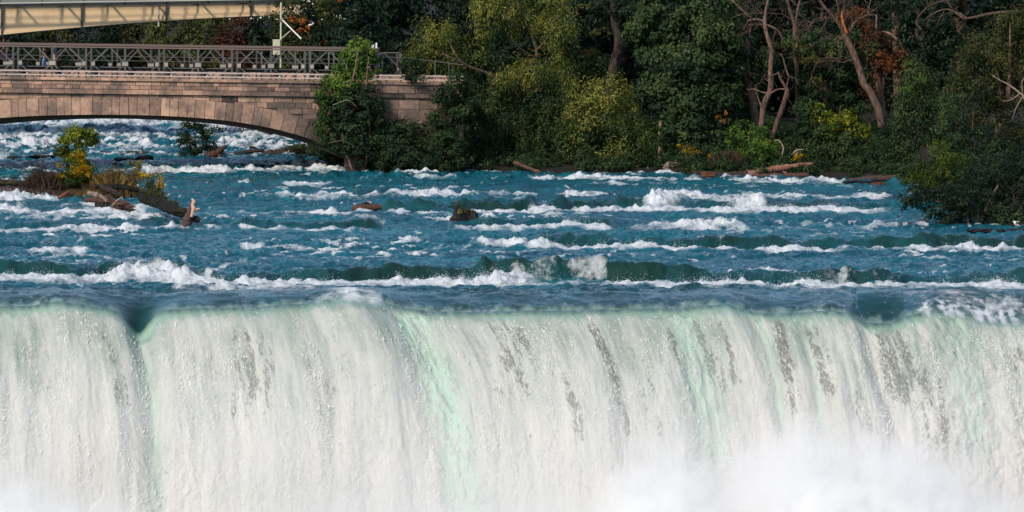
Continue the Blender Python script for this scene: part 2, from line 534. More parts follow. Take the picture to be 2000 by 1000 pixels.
    low = ss(1.5, 7.5, drop)
    n5 = fbm(x0 * 4.0, drop * 3.4, 223, 4)
    disp = .50 * n1 * ss(0, 4, drop) + .08 * n2 * ss(0, 2.0, drop) + .012 * n3 * ss(.2, 2, drop) + .12 * np.abs(n4) * low + .015 * n5 * ss(.3, 3, drop)
    green = .36 * np.exp(-drop / 2.4) + .04 + .45 * (n2 - .05) + .25 * n1
    dark = np.zeros_like(D)

    def stroke(pts, w):
        pts = np.array(pts, float)
        c = np.interp(PYF, pts[:, 1], pts[:, 0])
        e = ss(pts[0, 1] - 30, pts[0, 1] + 20, PYF) * ss(pts[-1, 1] + 40, pts[-1, 1] - 30, PYF)
        return np.exp(-((PXF - c + 7 * n2) / w) ** 2) * e
    creases = [([(770, 600), (800, 640), (850, 720), (885, 850), (925, 1040)], 50, .85, 1.3),
               ([(1325, 605), (1370, 720), (1392, 870), (1400, 950)], 46, .65, 1.2),
               ([(258, 640), (285, 720), (303, 850), (310, 1000)], 20, .10, 1.0),
               ([(1475, 612), (1508, 720), (1530, 850)], 19, .5, .9),
               ([(1575, 625), (1597, 740), (1606, 860)], 18, .4, .8),
               ([(1870, 615), (1890, 720), (1905, 900)], 44, .3, .95),
               ([(1690, 640), (1720, 760), (1760, 860)], 14, .6, .25),
               ([(1180, 610), (1200, 650), (1215, 690)], 60, .1, .35),
               ([(1255, 620), (1300, 760), (1330, 900)], 40, .15, .45),
               ([(85, 600), (130, 700), (150, 900)], 40, .2, .35), ([(1000, 595), (1020, 680), (1040, 790)], 150, 0, .34),
               ([(1240, 595), (1270, 700), (1310, 830)], 105, 0, .42), ([(560, 590), (590, 650), (620, 740)], 120, 0, .34),
               ([(120, 590), (150, 660), (170, 740)], 90, 0, .34), ([(1630, 600), (1660, 720)], 50, 0, .30)]
    for pts, w, dep, g in creases:
        k = stroke(pts, w)
        disp -= .55 * dep * k * (1 + .4 * n4)
        green = np.maximum(green, g * k * (.75 + .7 * n3 + .5 * n4) + green * (1 - k))
    disp += .9 * np.exp(-((PXF - (690 + 60 * ss(580, 700, PYF))) / 60) ** 2) * ss(4.5, .3, drop)
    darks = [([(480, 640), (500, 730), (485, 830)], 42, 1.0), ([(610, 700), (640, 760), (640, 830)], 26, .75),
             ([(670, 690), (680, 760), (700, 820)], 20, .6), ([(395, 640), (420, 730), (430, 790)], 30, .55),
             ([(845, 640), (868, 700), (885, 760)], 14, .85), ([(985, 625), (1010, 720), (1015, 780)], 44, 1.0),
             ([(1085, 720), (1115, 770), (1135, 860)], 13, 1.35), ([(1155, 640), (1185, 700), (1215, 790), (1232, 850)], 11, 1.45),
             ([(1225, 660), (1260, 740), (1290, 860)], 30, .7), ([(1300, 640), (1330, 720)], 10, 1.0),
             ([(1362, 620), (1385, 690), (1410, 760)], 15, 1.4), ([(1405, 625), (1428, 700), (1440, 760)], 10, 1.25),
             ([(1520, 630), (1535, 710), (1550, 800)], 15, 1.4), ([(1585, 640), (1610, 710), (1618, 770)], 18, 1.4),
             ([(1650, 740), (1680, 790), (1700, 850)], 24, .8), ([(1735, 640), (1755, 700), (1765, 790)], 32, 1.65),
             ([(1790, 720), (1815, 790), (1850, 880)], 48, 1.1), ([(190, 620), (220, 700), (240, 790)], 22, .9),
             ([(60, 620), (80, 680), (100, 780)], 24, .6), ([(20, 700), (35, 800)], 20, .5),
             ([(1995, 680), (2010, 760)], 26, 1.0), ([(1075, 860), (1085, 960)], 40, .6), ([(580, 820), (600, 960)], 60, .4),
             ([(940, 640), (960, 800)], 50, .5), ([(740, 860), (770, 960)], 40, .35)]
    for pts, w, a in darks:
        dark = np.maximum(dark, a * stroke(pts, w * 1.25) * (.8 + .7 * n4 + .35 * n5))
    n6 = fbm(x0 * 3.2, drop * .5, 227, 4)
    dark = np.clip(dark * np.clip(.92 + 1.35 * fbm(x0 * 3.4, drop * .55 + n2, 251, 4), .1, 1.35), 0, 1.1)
    fo = ss(.06, .62, drop + .40 * n6 + .12 * n2)
    notch = np.exp(-((PXF - 274) / 26) ** 2) * ss(688, 640, PYF)
    fo = fo * (1 - .97 * np.clip(notch * 1.6, 0, 1))
    foamF = np.clip(fo * (1 - .85 * np.clip(green, 0, 1.05)) , 0, 1)
    green = np.clip(green, 0, 1) * np.clip(fo * 1.3, 0, 1)
    green = np.maximum(green, (.60 + .25 * ss(.0, .3, drop)) * (1 - fo) * ss(-.25, .35, drop + .25 * n6))
    green[0] = greenR[-1]
    right = ss(1730, 1800, PXF)
    disp += right * .35 * np.abs(fbm(x0 * .9, drop * .7, 231, 4))
    YF = YF - disp * ss(0, .6, drop)
    ZF = ZF + .05 * n3 * ss(.3, 2, drop)
    # ---- meshes
    def grid_faces(nr, nc):
        a = np.arange(nr * nc).reshape(nr, nc)
        return np.stack([a[:-1, :-1], a[1:, :-1], a[1:, 1:], a[:-1, 1:]], -1).reshape(-1, 4)
    W = m_water()
    o = mesh('river_water', np.stack([X, Yr, Z], -1), grid_faces(NR, NC), W,
             attrs={'fu': 0 * foam, 'fs': 0 * foam, 'calm': calmA, 'foam': foam, 'shallow': np.clip(shallow, 0, 1), 'green': greenR, 'dark': 0 * foam, 'fall': 0 * foam})
    o['kind'] = 'structure'
    XF[0], YF[0], ZF[0] = X[-1], Yr[-1], Z[-1]
    fallA = np.clip(fo * 1.2, 0, 1); fallA[0] = 0
    foamF[0] = foam[-1]
    sh = np.broadcast_to(np.clip(shallow[-1], 0, 1), D.shape)
    foamF = np.maximum(foamF, np.broadcast_to(foam[-1], D.shape) * ss(.5, 0, drop))
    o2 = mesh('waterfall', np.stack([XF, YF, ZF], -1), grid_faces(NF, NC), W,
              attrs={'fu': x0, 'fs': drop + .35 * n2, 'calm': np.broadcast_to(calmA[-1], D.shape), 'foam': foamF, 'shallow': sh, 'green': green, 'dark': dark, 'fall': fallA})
    o2['kind'] = 'structure'
    # ---- torn water: strands and flakes flying in front of the sheet
    mf, ntf, outf = new_mat('torn_water'); N = NB(ntf)
    cf = N.ramp(N.attr('tint'), [(0, (.54, .61, .56)), (.35, (.68, .71, .67)), (.7, (.80, .80, .76)), (1, (.88, .86, .82))])
    pf = N('BsdfDiffuse', {'Color': cf}); tf = N('BsdfTranslucent', {'Color': cf})
    mxf = N('MixShader', {0: .5, 1: pf.outputs[0], 2: tf.outputs[0]}); ntf.links.new(mxf.outputs[0], outf.inputs[0])
    dens = .30 + 1.7 * fbm(x0 * 1.2, drop * .20 + n1, 241, 5) + 1.3 * fbm(x0 * .35, drop * .25, 243, 4) + 1.1 * fbm(x0 * 3.0, drop * 1.6, 245, 3) + .45 * low
    wgt = np.clip(dens, .05, 2.0) * np.clip(1 - .55 * dark, .12, 1) * np.clip(1 - .70 * green, .1, 1) * ss(.08, .7, drop) * (np.abs(U2) < 1.15)
    wgt = (wgt / wgt.sum()).ravel()
    n = 80000
    idx = rng.choice(wgt.size, n, p=wgt)
    i0, j0 = np.unravel_index(idx, D.shape)
    i1 = np.minimum(i0 + 3, NF - 1)
    G = np.stack([XF, YF, ZF], -1)
    pos = G[i0, j0]; tdir = G[i1, j0] - G[np.maximum(i0 - 3, 0), j0]
    tdir /= np.linalg.norm(tdir, axis=1)[:, None]
    dr_ = drop[i0, j0]
    pos = pos + rng.normal(0, .02, (n, 3)) * np.array((1, .2, 1)) - np.array((0, 1, 0)) * (np.abs(rng.normal(0, .012, n)) + rng.exponential(.02, n) * ss(.5, 6, dr_))[:, None]
    tdir = tdir + rng.normal(0, .22, (n, 3)) * (.5 + ss(.5, 6, dr_))[:, None]
    tdir /= np.linalg.norm(tdir, axis=1)[:, None]
    nn = np.array((-.35, -1.0, .55)) + rng.normal(0, .14, (n, 3))
    nn -= tdir * (nn * tdir).sum(1)[:, None]; nn /= np.linalg.norm(nn, axis=1)[:, None]
    bd_ = np.cross(nn, tdir)
    sz = np.exp(rng.normal(0, .45, n))
    L_ = (.036 * sz * (1.4 - .6 * ss(.5, 5, dr_)))[:, None]; W_ = (.013 * sz * rng.uniform(.7, 1.4, n))[:, None]
    Vf = np.stack([pos - tdir * L_, pos + bd_ * W_ + tdir * L_ * .2, pos + tdir * L_, pos - bd_ * W_ - tdir * L_ * .2], 1).reshape(-1, 3)
    tn = np.clip(.50 + .30 * (dens[i0, j0] - .5) - .45 * green[i0, j0] + .30 * ss(0, 5, dr_) + rng.normal(0, .10, n), 0, 1)
    of = mesh('waterfall_spray', Vf, np.arange(n * 4).reshape(-1, 4), mf, smooth=False, face_attrs={'tint': tn})
    of['kind'] = 'stuff'
    # ---- flying droplets over the breaking crests
    m, nt, out = new_mat('spray_white'); N = NB(nt)
    p = N('BsdfDiffuse', {'Color': (.85, .89, .92, 1)})
    tl = N('BsdfTranslucent', {'Color': (.85, .89, .92, 1)})
    mx = N('MixShader', {0: .4, 1: p.outputs[0], 2: tl.outputs[0]}); nt.links.new(mx.outputs[0], out.inputs[0])
    wgt = (np.clip(foam - .7, 0, 1) * np.clip(puff * 2, .2, 1.5) * (Y < 420) * (np.abs(U) < 1.1)).ravel()
    wgt /= wgt.sum()
    n = 13000
    idx = rng.choice(wgt.size, n, p=wgt)
    up = rng.exponential(.13, n)
    c = np.stack([X.ravel()[idx] + rng.normal(0, .08, n), Yr.ravel()[idx] + rng.normal(0, .4, n), Z.ravel()[idx] + .04 + up], -1)
    r = rng.uniform(.005, .019, n) * np.exp(-up * 1.2)
    octv = np.array([(1, 0, 0), (-1, 0, 0), (0, 1, 0), (0, -1, 0), (0, 0, 1), (0, 0, -1)], float)
    octf = np.array([(0, 2, 4), (2, 1, 4), (1, 3, 4), (3, 0, 4), (2, 0, 5), (1, 2, 5), (3, 1, 5), (0, 3, 5)])
    V = (c[:, None, :] + octv[None] * r[:, None, None]).reshape(-1, 3)
    Fc = (octf[None] + (np.arange(n) * 6)[:, None, None]).reshape(-1, 3)
    o3 = mesh('water_spray', V, Fc, m)
    o3['kind'] = 'stuff'
    return Ys, X, Z


_Ys, _X, _Z = river_mesh()



def water_z(x, Y):
    i = int(np.argmin(np.abs(_Ys - Y))); j = int(np.argmin(np.abs(_X[i] - x)))
    return float(_Z[i, j])


def wrow(px, Y):
    """photo row of the water surface at column px and depth Y"""
    return YH + (HC - water_z((px - 1000) / F * Y, Y)) / Y * F


# lower river in the gorge, and the mist that hides it
def m_plain(name, col, rough=.6):
    m, nt, out = new_mat(name); N = NB(nt)
    tc = N('TexCoord')
    n = N.noise(tc.outputs['Object'], .4, 6)
    c = N.mix(n, tuple(v * .7 for v in col), tuple(v * 1.3 for v in col))
    p = N('BsdfPrincipled', {'Base Color': c, 'Roughness': rough, 'Normal': N.bump(n, .4)})
    nt.links.new(p.outputs[0], out.inputs[0])
    return m


g = mesh('gorge_water', [(-120, 60, -11.2), (120, 60, -11.2), (120, 299, -11.2), (-120, 299, -11.2)], [(0, 1, 2, 3)],
         m_plain('gorge_foam', (.55, .64, .62)))
g['kind'] = 'structure'


def mist():
    m, nt, out = new_mat('mist'); N = NB(nt)
    tc = N('TexCoord'); geo = N('NewGeometry')
    sep = N('SeparateXYZ', {0: geo.outputs['Position']})
    x, z = sep.outputs[0], sep.outputs[2]
    # top of the cloud along the foot of the fall
    xs = N.math('MULTIPLY', N.math('ADD', x, 30.0), 1 / 60.0)
    cv = N('FloatCurve', {'Value': xs})
    c = cv.mapping.curves[0]

    def cx(px): return ((px - 1000) / F * 293 + 30) / 60.0
    tops = [(-300, 920), (0, 905), (150, 925), (300, 950), (450, 960), (600, 960), (800, 985), (950, 975), (1100, 960), (1190, 890), (1240, 840), (1330, 818),
            (1420, 842), (1500, 806), (1570, 782), (1650, 806), (1780, 830), (1900, 885), (2000, 905), (2300, 880)]
    pts = [(cx(a), (b - 780) / 300.0) for a, b in tops]
    while len(c.points) < len(pts): c.points.new(.5, .5)
    for q, (a, b) in zip(c.points, pts): q.location = (a, b)
    cv.mapping.update()
    row = N.math('MULTIPLY_ADD', cv.outputs[0], 300.0, 780.0)
    ztop = N.math('SUBTRACT', HC, N.math('MULTIPLY', N.math('SUBTRACT', row, YH), 293 / F))
    n1 = N.noise(geo.outputs['Position'], .55, 5, .62)
    n2 = N.noise(geo.outputs['Position'], .16, 2, .5)
    ed = N.math('ADD', N.math('MULTIPLY', N.math('SUBTRACT', n1, .5), 5.5), N.math('MULTIPLY', N.math('SUBTRACT', n2, .5), 4.0))
    h = N.math('ADD', N.math('SUBTRACT', ztop, z), ed)
    den = N.math('MULTIPLY', h, .17, clamp=True)
    den = N.math('MULTIPLY', den, den)
    veil = N.math('MULTIPLY', N.math('SUBTRACT', -1.6, z), .013, clamp=True)
    veil = N.math('MULTIPLY', veil, N.math('MULTIPLY', N.math('SUBTRACT', n2, .30), 4.0, clamp=True))
    n3 = N.noise(geo.outputs['Position'], 1.1, 5, .65)
    den = N.math('MULTIPLY', den, N.math('MULTIPLY', N.math('SUBTRACT', n3, .33), 5.0, clamp=True))
    den = N.math('ADD', N.math('MULTIPLY', den, 2.3), veil)
    v = N('VolumePrincipled', {'Color': (1.0, 1.0, 1.0, 1), 'Density': den, 'Anisotropy': 0.0})
    nt.links.new(v.outputs[0], out.inputs['Volume'])
    b = MB(); b.box(-42, 42, 288.2, 295.2, -11.0, -1.0)
    o = b.build('mist', m)
    o['kind'] = 'stuff'
    return o


mist()
# ------------------------------------------------------------------ stone bridge
SL = .0137                                   # everything on the bridge dips a little to the right
M_STONE = m_tint('pink_sandstone', [lin((48, 44, 41)), lin((108, 91, 82)), lin((156, 126, 109)), lin((194, 158, 134))], .9, 4, .75, .03,
                 dirt=((.085, .075, .068), .8, .47, .7))
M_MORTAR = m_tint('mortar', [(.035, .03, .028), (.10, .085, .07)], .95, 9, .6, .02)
M_STEEL = m_tint('galvanised_steel', [lin((42, 44, 45)), lin((72, 71, 70)), lin((104, 101, 98))], .55, 14, .5, .004, spec=.4,
                 dirt=((.10, .075, .06), 3.0, .55, .5))
M_GUSSET = m_tint('pale_steel_plate', [lin((130, 126, 120)), lin((170, 166, 158))], .55, 12, .5, .004)
M_RAIL = m_tint('pale_rail_paint', [lin((140, 128, 122)), lin((192, 180, 174))], .5, 10, .5, .004)
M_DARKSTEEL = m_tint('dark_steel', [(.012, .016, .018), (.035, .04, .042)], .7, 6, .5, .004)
M_WOOD = m_tint('weathered_timber', [lin((78, 66, 62)), lin((128, 112, 106))], .9, 8, .6, .006, stretch=(.3, 1, 4))
M_CREAM = m_tint('cream_paint', [lin((186, 160, 126)), lin((214, 188, 152))], .6, 1.2, .6, .004,
                 dirt=((.30, .19, .10), .7, .60, .45))
YB = 425.0
rs = random.Random(11)


def intr(px):
    d = px - 195.0
    return 224.0 + 1.42e-4 * d * d + 8.3e-10 * d ** 4


def bp(px, py, Y=YB):
    """a point of the bridge front plane (x,z from photo units at YB) at depth Y"""
    p = at(px, py, YB)
    return (p[0], Y, p[2])


def quad_block(mb, pts, y0, y1, t):
    f = [bp(a, b, y0) for a, b in pts]; k = [bp(a, b, y1) for a, b in pts]
    mb.hexa([f[0], f[1], k[1], k[0], f[3], f[2], k[2], k[3]], t)


def courses(mb, x0, x1, top, bot, rows, wmin, wmax, y0, proud, tint, clip=None):
    """rows of squared stones between two lines top(px), bot(px)"""
    for r in range(rows):
        x = x0 + rs.uniform(-wmax, 0)
        while x < x1:
            w = rs.uniform(wmin, wmax)
            a, b = max(x, x0), min(x + w, x1)
            if b - a > 1.5:
                g = .5
                def lerp(px, f): return top(px) + (bot(px) - top(px)) * f
                f0, f1 = r / rows, (r + 1) / rows
                P = [(a + g, lerp(a, f1) - g), (b - g, lerp(b, f1) - g), (b - g, lerp(b, f0) + g * .4), (a + g, lerp(a, f0) + g * .4)]
                ok = True
                if clip:
                    ca, cb = clip(a), clip(b)
                    P[0] = (P[0][0], min(P[0][1], ca)); P[1] = (P[1][0], min(P[1][1], cb))
                    ok = P[0][1] - P[3][1] > 1.5 and P[1][1] - P[2][1] > 1.5
                if ok:
                    quad_block(mb, P, y0 - proud - rs.uniform(0, .03), y0 + .25, min(1, max(0, rs.gauss(*tint(.5 * (a + b))))))
            x += w


def ringtop(px):
    return min(intr(px) - 34 - .004 * abs(px - 195), 1e9)


def warm(px):     # the stones get greyer to the right, tree shade put into their tint
    m = .66 - .30 * float(ss(330, 640, px))
    return (m, .15)


def greyer(px):  # darker tint for the right end, tree shade put into it
    return (.30, .12)


def stone_bridge():
    r = thing('stone_bridge', 'pinkish stone arch bridge with ashlar courses spanning the rapids', 'bridge', bp(195, 300, YB + 4))
    XL, XR = -420, 905
    c = MB()
    x = XL
    while x < XR:                                         # coping stones
        b = min(x + rs.uniform(46, 80), XR)
        quad_block(c, [(x + .3, 154.5 + SL * x), (b - .3, 154.5 + SL * b), (b - .3, 149 + SL * b), (x + .3, 149 + SL * x)], YB - .16, YB + .55,
                   min(1, max(0, rs.gauss(*warm(x)) + .06)))
        x = b
    c.build('coping', M_STONE, r)
    p = MB()
    courses(p, XL, 672, lambda q: 155.5 + SL * q, lambda q: 171.3 + SL * q, 2, 12, 34, YB, .02, warm)
    courses(p, 672, XR, lambda q: 155.5 + SL * q, lambda q: 171.3 + SL * q, 1, 24, 46, YB, .02, greyer)
    p.build('parapet', M_STONE, r)
    s = MB()
    x = XL
    while x < XR:
        b = min(x + rs.uniform(30, 60), XR)
        t = min(1, max(0, rs.gauss(*warm(x)) - .08))
        quad_block(s, [(x + .3, 174.2 + SL * x), (b - .3, 174.2 + SL * b), (b - .3, 171.8 + SL * b), (x + .3, 171.8 + SL * x)], YB - .08, YB + .3, t)
        quad_block(s, [(x + .3, 180.5 + SL * x), (b - .3, 180.5 + SL * b), (b - .3, 174.4 + SL * b), (x + .3, 174.4 + SL * x)], YB - .20, YB + .3, t)
        x = b
    s.build('string_course', M_STONE, r)
    sp = MB()
    courses(sp, XL, 672, lambda q: 182 + SL * q, lambda q: 292 + SL * q, 10, 14, 44, YB, .0, warm, clip=lambda q: ringtop(q) - .6)
    sp.build('spandrel_wall', M_STONE, r)
    sp = MB()
    courses(sp, 716, XR, lambda q: 181.5 + SL * q, lambda q: 340, 7, 36, 56, YB, .01, greyer)
    sp.build('wing_wall', M_STONE, r)
    v = MB()
    d = -480.0
    while d < 478:
        w = rs.uniform(13, 24) * (1 if abs(d) < 300 else 1.25)
        e = min(d + w, 478)
        def pt(dd, up):
            px = 195 + dd
            sl = 2 * 1.42e-4 * dd + 4 * 8.3e-10 * dd ** 3
            n = math.hypot(1, sl)
            h = 34 + .004 * abs(dd)
            return (px + sl / n * h * up, intr(px) - h * up / n)
        P = [pt(d + .45, 0), pt(e - .45, 0), pt(e - .45, 1), pt(d + .45, 1)]
        quad_block(v, P, YB - .07 - rs.uniform(0, .05), YB + .3, min(1, max(0, rs.gauss(*warm(195 + d)) + .03)))
        d = e
    v.build('arch_ring', M_STONE, r)
    # core behind the stones, with the arch barrel
    k = MB()
    xs = [195 + q for q in np.linspace(-478, 478, 60)]
    for a, b in zip(xs[:-1], xs[1:]):
        quad_block(k, [(a, intr(a) - 1.0), (b, intr(b) - 1.0), (b, 156 + SL * b), (a, 156 + SL * a)], YB + .03, YB + 9.0, .5)
    quad_block(k, [(674, 345), (XR, 345), (XR, 156 + SL * XR), (674, 156 + SL * 674)], YB + .03, YB + 9.0, .5)
    quad_block(k, [(XL, 345), (-284, 345), (-284, 156 + SL * -284), (XL, 156 + SL * XL)], YB + .03, YB + 9.0, .5)
    for a, b in zip(xs[:-1], xs[1:]):                     # dark strip hung below the ring as the soffit's painted shade
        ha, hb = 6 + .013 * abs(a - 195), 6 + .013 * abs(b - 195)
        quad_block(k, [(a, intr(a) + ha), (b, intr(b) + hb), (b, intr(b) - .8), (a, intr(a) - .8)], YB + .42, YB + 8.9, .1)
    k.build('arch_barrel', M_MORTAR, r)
    pr = MB()
    courses(pr, 672, 716, lambda q: 276, lambda q: 342, 4, 18, 30, YB - .35, .02, greyer)
    quad_block(pr, [(672.5, 344), (715, 344), (715, 276.5), (672.5, 276.5)], YB - .33, YB + .2, .2)
    pr.build('pier', M_STONE, r)
    fp = MB()
    courses(fp, XL, 880, lambda q: 131 + SL * q, lambda q: 150 + SL * q, 1, 26, 44, YB + 9.2, .02, lambda q: (.72, .14))
    quad_block(fp, [(XL, 152 + SL * XL), (880, 152 + SL * 880), (880, 132 + SL * 880), (XL, 132 + SL * XL)], YB + 9.22, YB + 9.6, .4)
    fp.build('far_parapet', M_STONE, r)
    return r


stone_bridge()


def metal_railing():
    r = thing('metal_railing', 'low pale two-rail metal railing along the stone bridge coping', 'railing', bp(195, 150, YB + .1))
    for row, th in ((137, 2.6), (144.6, 2.2)):
        m = MB(); m.bar(bp(-400, row + SL * -400, YB + .1), bp(905, row + SL * 905, YB + .1), th / 31.76, .07, .7)
        m.build('rail', M_RAIL, r)
    x = -229.0
    while x < 905:
        m = MB(); m.bar(bp(x, 150 + SL * x, YB + .22), bp(x, 136 + SL * x, YB + .22), 4.0 / 31.76, .14, .45)
        m.build('post', M_RAIL, r)
        x += 70.4
    return r


metal_railing()


# ------------------------------------------------------------------ modular steel truss bridge on the stone one
def truss_bridge():
    r = thing('truss_bridge', 'grey steel panel truss bridge laid over the stone arch bridge', 'bridge', bp(195, 150, 429))
    YN, YF = 426.6, 431.0
    s = 1 / 31.76

    def q(px, py, Y): return bp(px, py + SL * px, Y)
    for side, (Yt, off) in enumerate(((YN, 0.0), (YF, 43.0))):
        top = MB()
        if side == 0:
            top.bar(q(-260, 84.2, Yt), q(741, 84.2, Yt), 4.8 * s, .22, .45)
        top.bar(q(-260, 88.9 if side == 0 else 87, Yt), q(735, 88.9 if side == 0 else 87, Yt), 2.6 * s, .14, .7)
        top.build('top_chord', M_WOOD if side == 0 else M_STEEL, r)
        bot = MB(); bot.bar(q(-260, 151, Yt), q(735, 151, Yt), 3 * s, .14, .4)
        bot.build('bottom_chord', M_STEEL, r)
        for k in range(-2, 5):
            a = 27 + 143 * k + off; b = a + 143; c = a + 71.5
            p = MB()
            for (x0, y0, x1, y1, w) in ((a + 5, 90, a + 5, 152, 3.6), (b - 5, 90, b - 5, 152, 3.6), (c, 90, c, 152, 3.6),
                                        (a + 6, 121, a + 38, 91, 2.3), (a + 38 - 3, 91, c, 121, 2.3) if False else (a + 44, 91, c, 121, 2.3),
                                        (c, 121, b - 44, 91, 2.3), (b - 38, 91, b - 6, 121, 2.3),
                                        (a + 6, 121, a + 40, 151, 2.2), (a + 40, 151, c, 121, 2.2), (c, 121, b - 40, 151, 2.2), (b - 40, 151, b - 6, 121, 2.2)):
                if x1 > 738 + off or x0 > 738 + off: continue
                dy = rs.uniform(-.02, .02)
                p.bar(q(x0, y0, Yt + dy), q(x1, y1, Yt + dy), w * s * (1.2 if side == 0 else .85), .07, rs.uniform(.35, .8))
            pn = p.build('truss_panel', M_STEEL, r)
            for gx, w in ((a + 9, 3.4), (c, 6.0), (b - 9, 3.4)):
                if gx > 735 + off: continue
                m = MB()
                m.hexa([q(gx - w, 125, Yt - .09), q(gx + w, 125, Yt - .09), q(gx + w, 125, Yt + .09), q(gx - w, 125, Yt + .09),
                        q(gx - w, 117.4, Yt - .09), q(gx + w, 117.4, Yt - .09), q(gx + w, 117.4, Yt + .09), q(gx - w, 117.4, Yt + .09)], rs.uniform(.2, .9))
                m.build('gusset_plate', M_GUSSET, pn)
    d = MB()
    d.hexa([q(-260, 132.5, YN + .5), q(738, 132.5, YN + .5), q(738, 132.5, YF - .4), q(-260, 132.5, YF - .4),
            q(-260, 128.5, YN + .5), q(738, 128.5, YN + .5), q(738, 128.5, YF - .4), q(-260, 128.5, YF - .4)], .3)
    d.build('deck', M_DARKSTEEL, r)
    e = MB(); e.bar(q(-260, 127.6, YN + .42), q(738, 127.6, YN + .42), 1.5 * s, .12, .8)
    e.build('deck_edge', M_STEEL, r)
    for py in (104.5, 113):
        e = MB(); e.bar(q(-260, py, YF - .5), q(738, py, YF - .5), 1.3 * s, .05, .5)
        e.build('handrail', M_STEEL, r)
    cb = MB()
    x = -250
    while x < 735:
        cb.bar(q(x, 136, YN - .1), q(x, 136, YF + .1), .2, .3, .2, up=(0, 0, 1)); x += 71.5
    cb.build('cross_beam', M_DARKSTEEL, r)
    return r


truss_bridge()


# ------------------------------------------------------------------ cream plate girder bridge behind
def girder_bridge():
    YG = 470.0
    r = thing('girder_bridge', 'cream painted plate girder bridge with curved underside above the stone bridge', 'bridge', at(200, 60, YG))
    s = YG / F
    XL, XR = -330, 585

    def bot(px): return 68.5 - .1075 * px + 6.6e-5 * px * px if px > 0 else 68.5 - .112 * px
    def top(px): return 7.6 - .0150 * px
    xs = np.linspace(XL, XR, 50)
    w = MB(); lf = MB(); uf = MB()
    for a, b in zip(xs[:-1], xs[1:]):
        def hx(mb, ya, yb, za, zb, Y0, Y1, t):
            P = [at(a, ya, YG), at(b, yb, YG), at(b, zb, YG), at(a, za, YG)]
            f = [(p[0], Y0, p[2]) for p in P]; k = [(p[0], Y1, p[2]) for p in P]
            mb.hexa([f[0], f[1], k[1], k[0], f[3], f[2], k[2], k[3]], t)
        hx(w, bot(a) - 1, bot(b) - 1, top(a) + 3, top(b) + 3, YG, YG + .05, .5)
        for i in range(3):                                # layered lower flange plates
            hx(lf, bot(a) - i * 3.4, bot(b) - i * 3.4, bot(a) - i * 3.4 - 3.1, bot(b) - i * 3.4 - 3.1, YG - .16 + .04 * i, YG + .04, .62 + .1 * i)
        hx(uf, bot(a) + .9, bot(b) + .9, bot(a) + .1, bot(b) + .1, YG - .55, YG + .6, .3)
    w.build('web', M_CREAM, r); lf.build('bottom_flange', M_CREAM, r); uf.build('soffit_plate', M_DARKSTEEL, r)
    d = MB()
    for (y0, y1, Y0, Y1, t) in ((3.4, 1.2, YG - .25, YG + 7, .2),):
        a, b = XL, XR
        P = [at(a, top(a) + y0, YG), at(b, top(b) + y0, YG), at(b, top(b) + y1, YG), at(a, top(a) + y1, YG)]
        f = [(p[0], Y0, p[2]) for p in P]; k = [(p[0], Y1, p[2]) for p in P]
        d.hexa([f[0], f[1], k[1], k[0], f[3], f[2], k[2], k[3]], t)
    d.build('deck', M_DARKSTEEL, r)
    # outrigged walkway edge whose shadow falls on the web
    o = MB()
    a, b = at(XL, top(XL) + 3.0, YG), at(XR, top(XR) + 3.0, YG)
    o.bar((a[0], YG - 1.55, a[2]), (b[0], YG - 1.55, b[2]), .26, .14, .3)
    o.build('walkway_edge', M_DARKSTEEL, r)
    for px in range(-310, XR, 44):
        m = MB(); p = at(px, top(px) + 2.6, YG)
        m.bar((p[0], YG - 1.5, p[2]), (p[0] + (1.3 if (px // 44) % 2 else 0), YG, p[2] - .1), .12, .10, .3, up=(0, 0, 1))
        m.build('bracket', M_STEEL, r)
    e = MB(); a, b = at(XL, top(XL) + .2, YG), at(XR, top(XR) + .2, YG)
    e.tube([(a[0], YG - 1.6, a[2]), (b[0], YG - 1.6, b[2])], .05, 8, t=.95)
    e.build('pipe', M_GUSSET, r)
    for px in (-160, 4, 160, 325, 490):
        m = MB()
        p0, p1 = at(px, bot(px) - .4, YG), at(px, top(px) + 4, YG)
        m.box(p0[0] - .07, p0[0] + .07, YG - .22, YG + .01, p0[2] + .02, p1[2], .25)
        m.build('stiffener', M_STEEL, r)
    m = MB(); p0, p1 = at(310.5, 52, YG), at(310.5, 9, YG)
    m.tube([(p0[0], YG - .45, p0[2]), (p1[0], YG - .45, p1[2])], .065, 8, t=.9)
    m.build('drain_pipe', M_GUSSET, r)
    m = MB()
    a, b = at(XL, top(XL), YG), at(XR, top(XR), YG)
    m.hexa([(a[0], YG + .3, a[2] - .05), (b[0], YG + .3, b[2] - .05), (b[0], YG + .36, b[2] - .05), (a[0], YG + .36, a[2] - .05),
            (a[0], YG + .3, a[2] + 1.0), (b[0], YG + .3, b[2] + 1.0), (b[0], YG + .36, b[2] + 1.0), (a[0], YG + .36, a[2] + 1.0)], .5)
    m.build('parapet_panel', m_tint('grey_green_panel', [(.10, .13, .12), (.19, .23, .21)], .7, 3, .5, .003), r)
    # posts of the parapet above, seen only at the frame edge
    for px in range(-320, XR, 81):
        m = MB(); p = at(px, top(px) + 2, YG)
        m.box(p[0] - .05, p[0] + .05, YG - 1.62, YG - 1.52, p[2] - .2, p[2] + 1.2, .5)
        m.build('parapet_post', M_STEEL, r)
    m = MB()
    for hh in (.55, 1.15):
        a, b = at(XL, top(XL) + 2, YG), at(XR, top(XR) + 2, YG)
        m.bar((a[0], YG - 1.57, a[2] + hh), (b[0], YG - 1.57, b[2] + hh), .07, .06, .6)
    m.build('parapet_rail', M_STEEL, r)
    return r


girder_bridge()


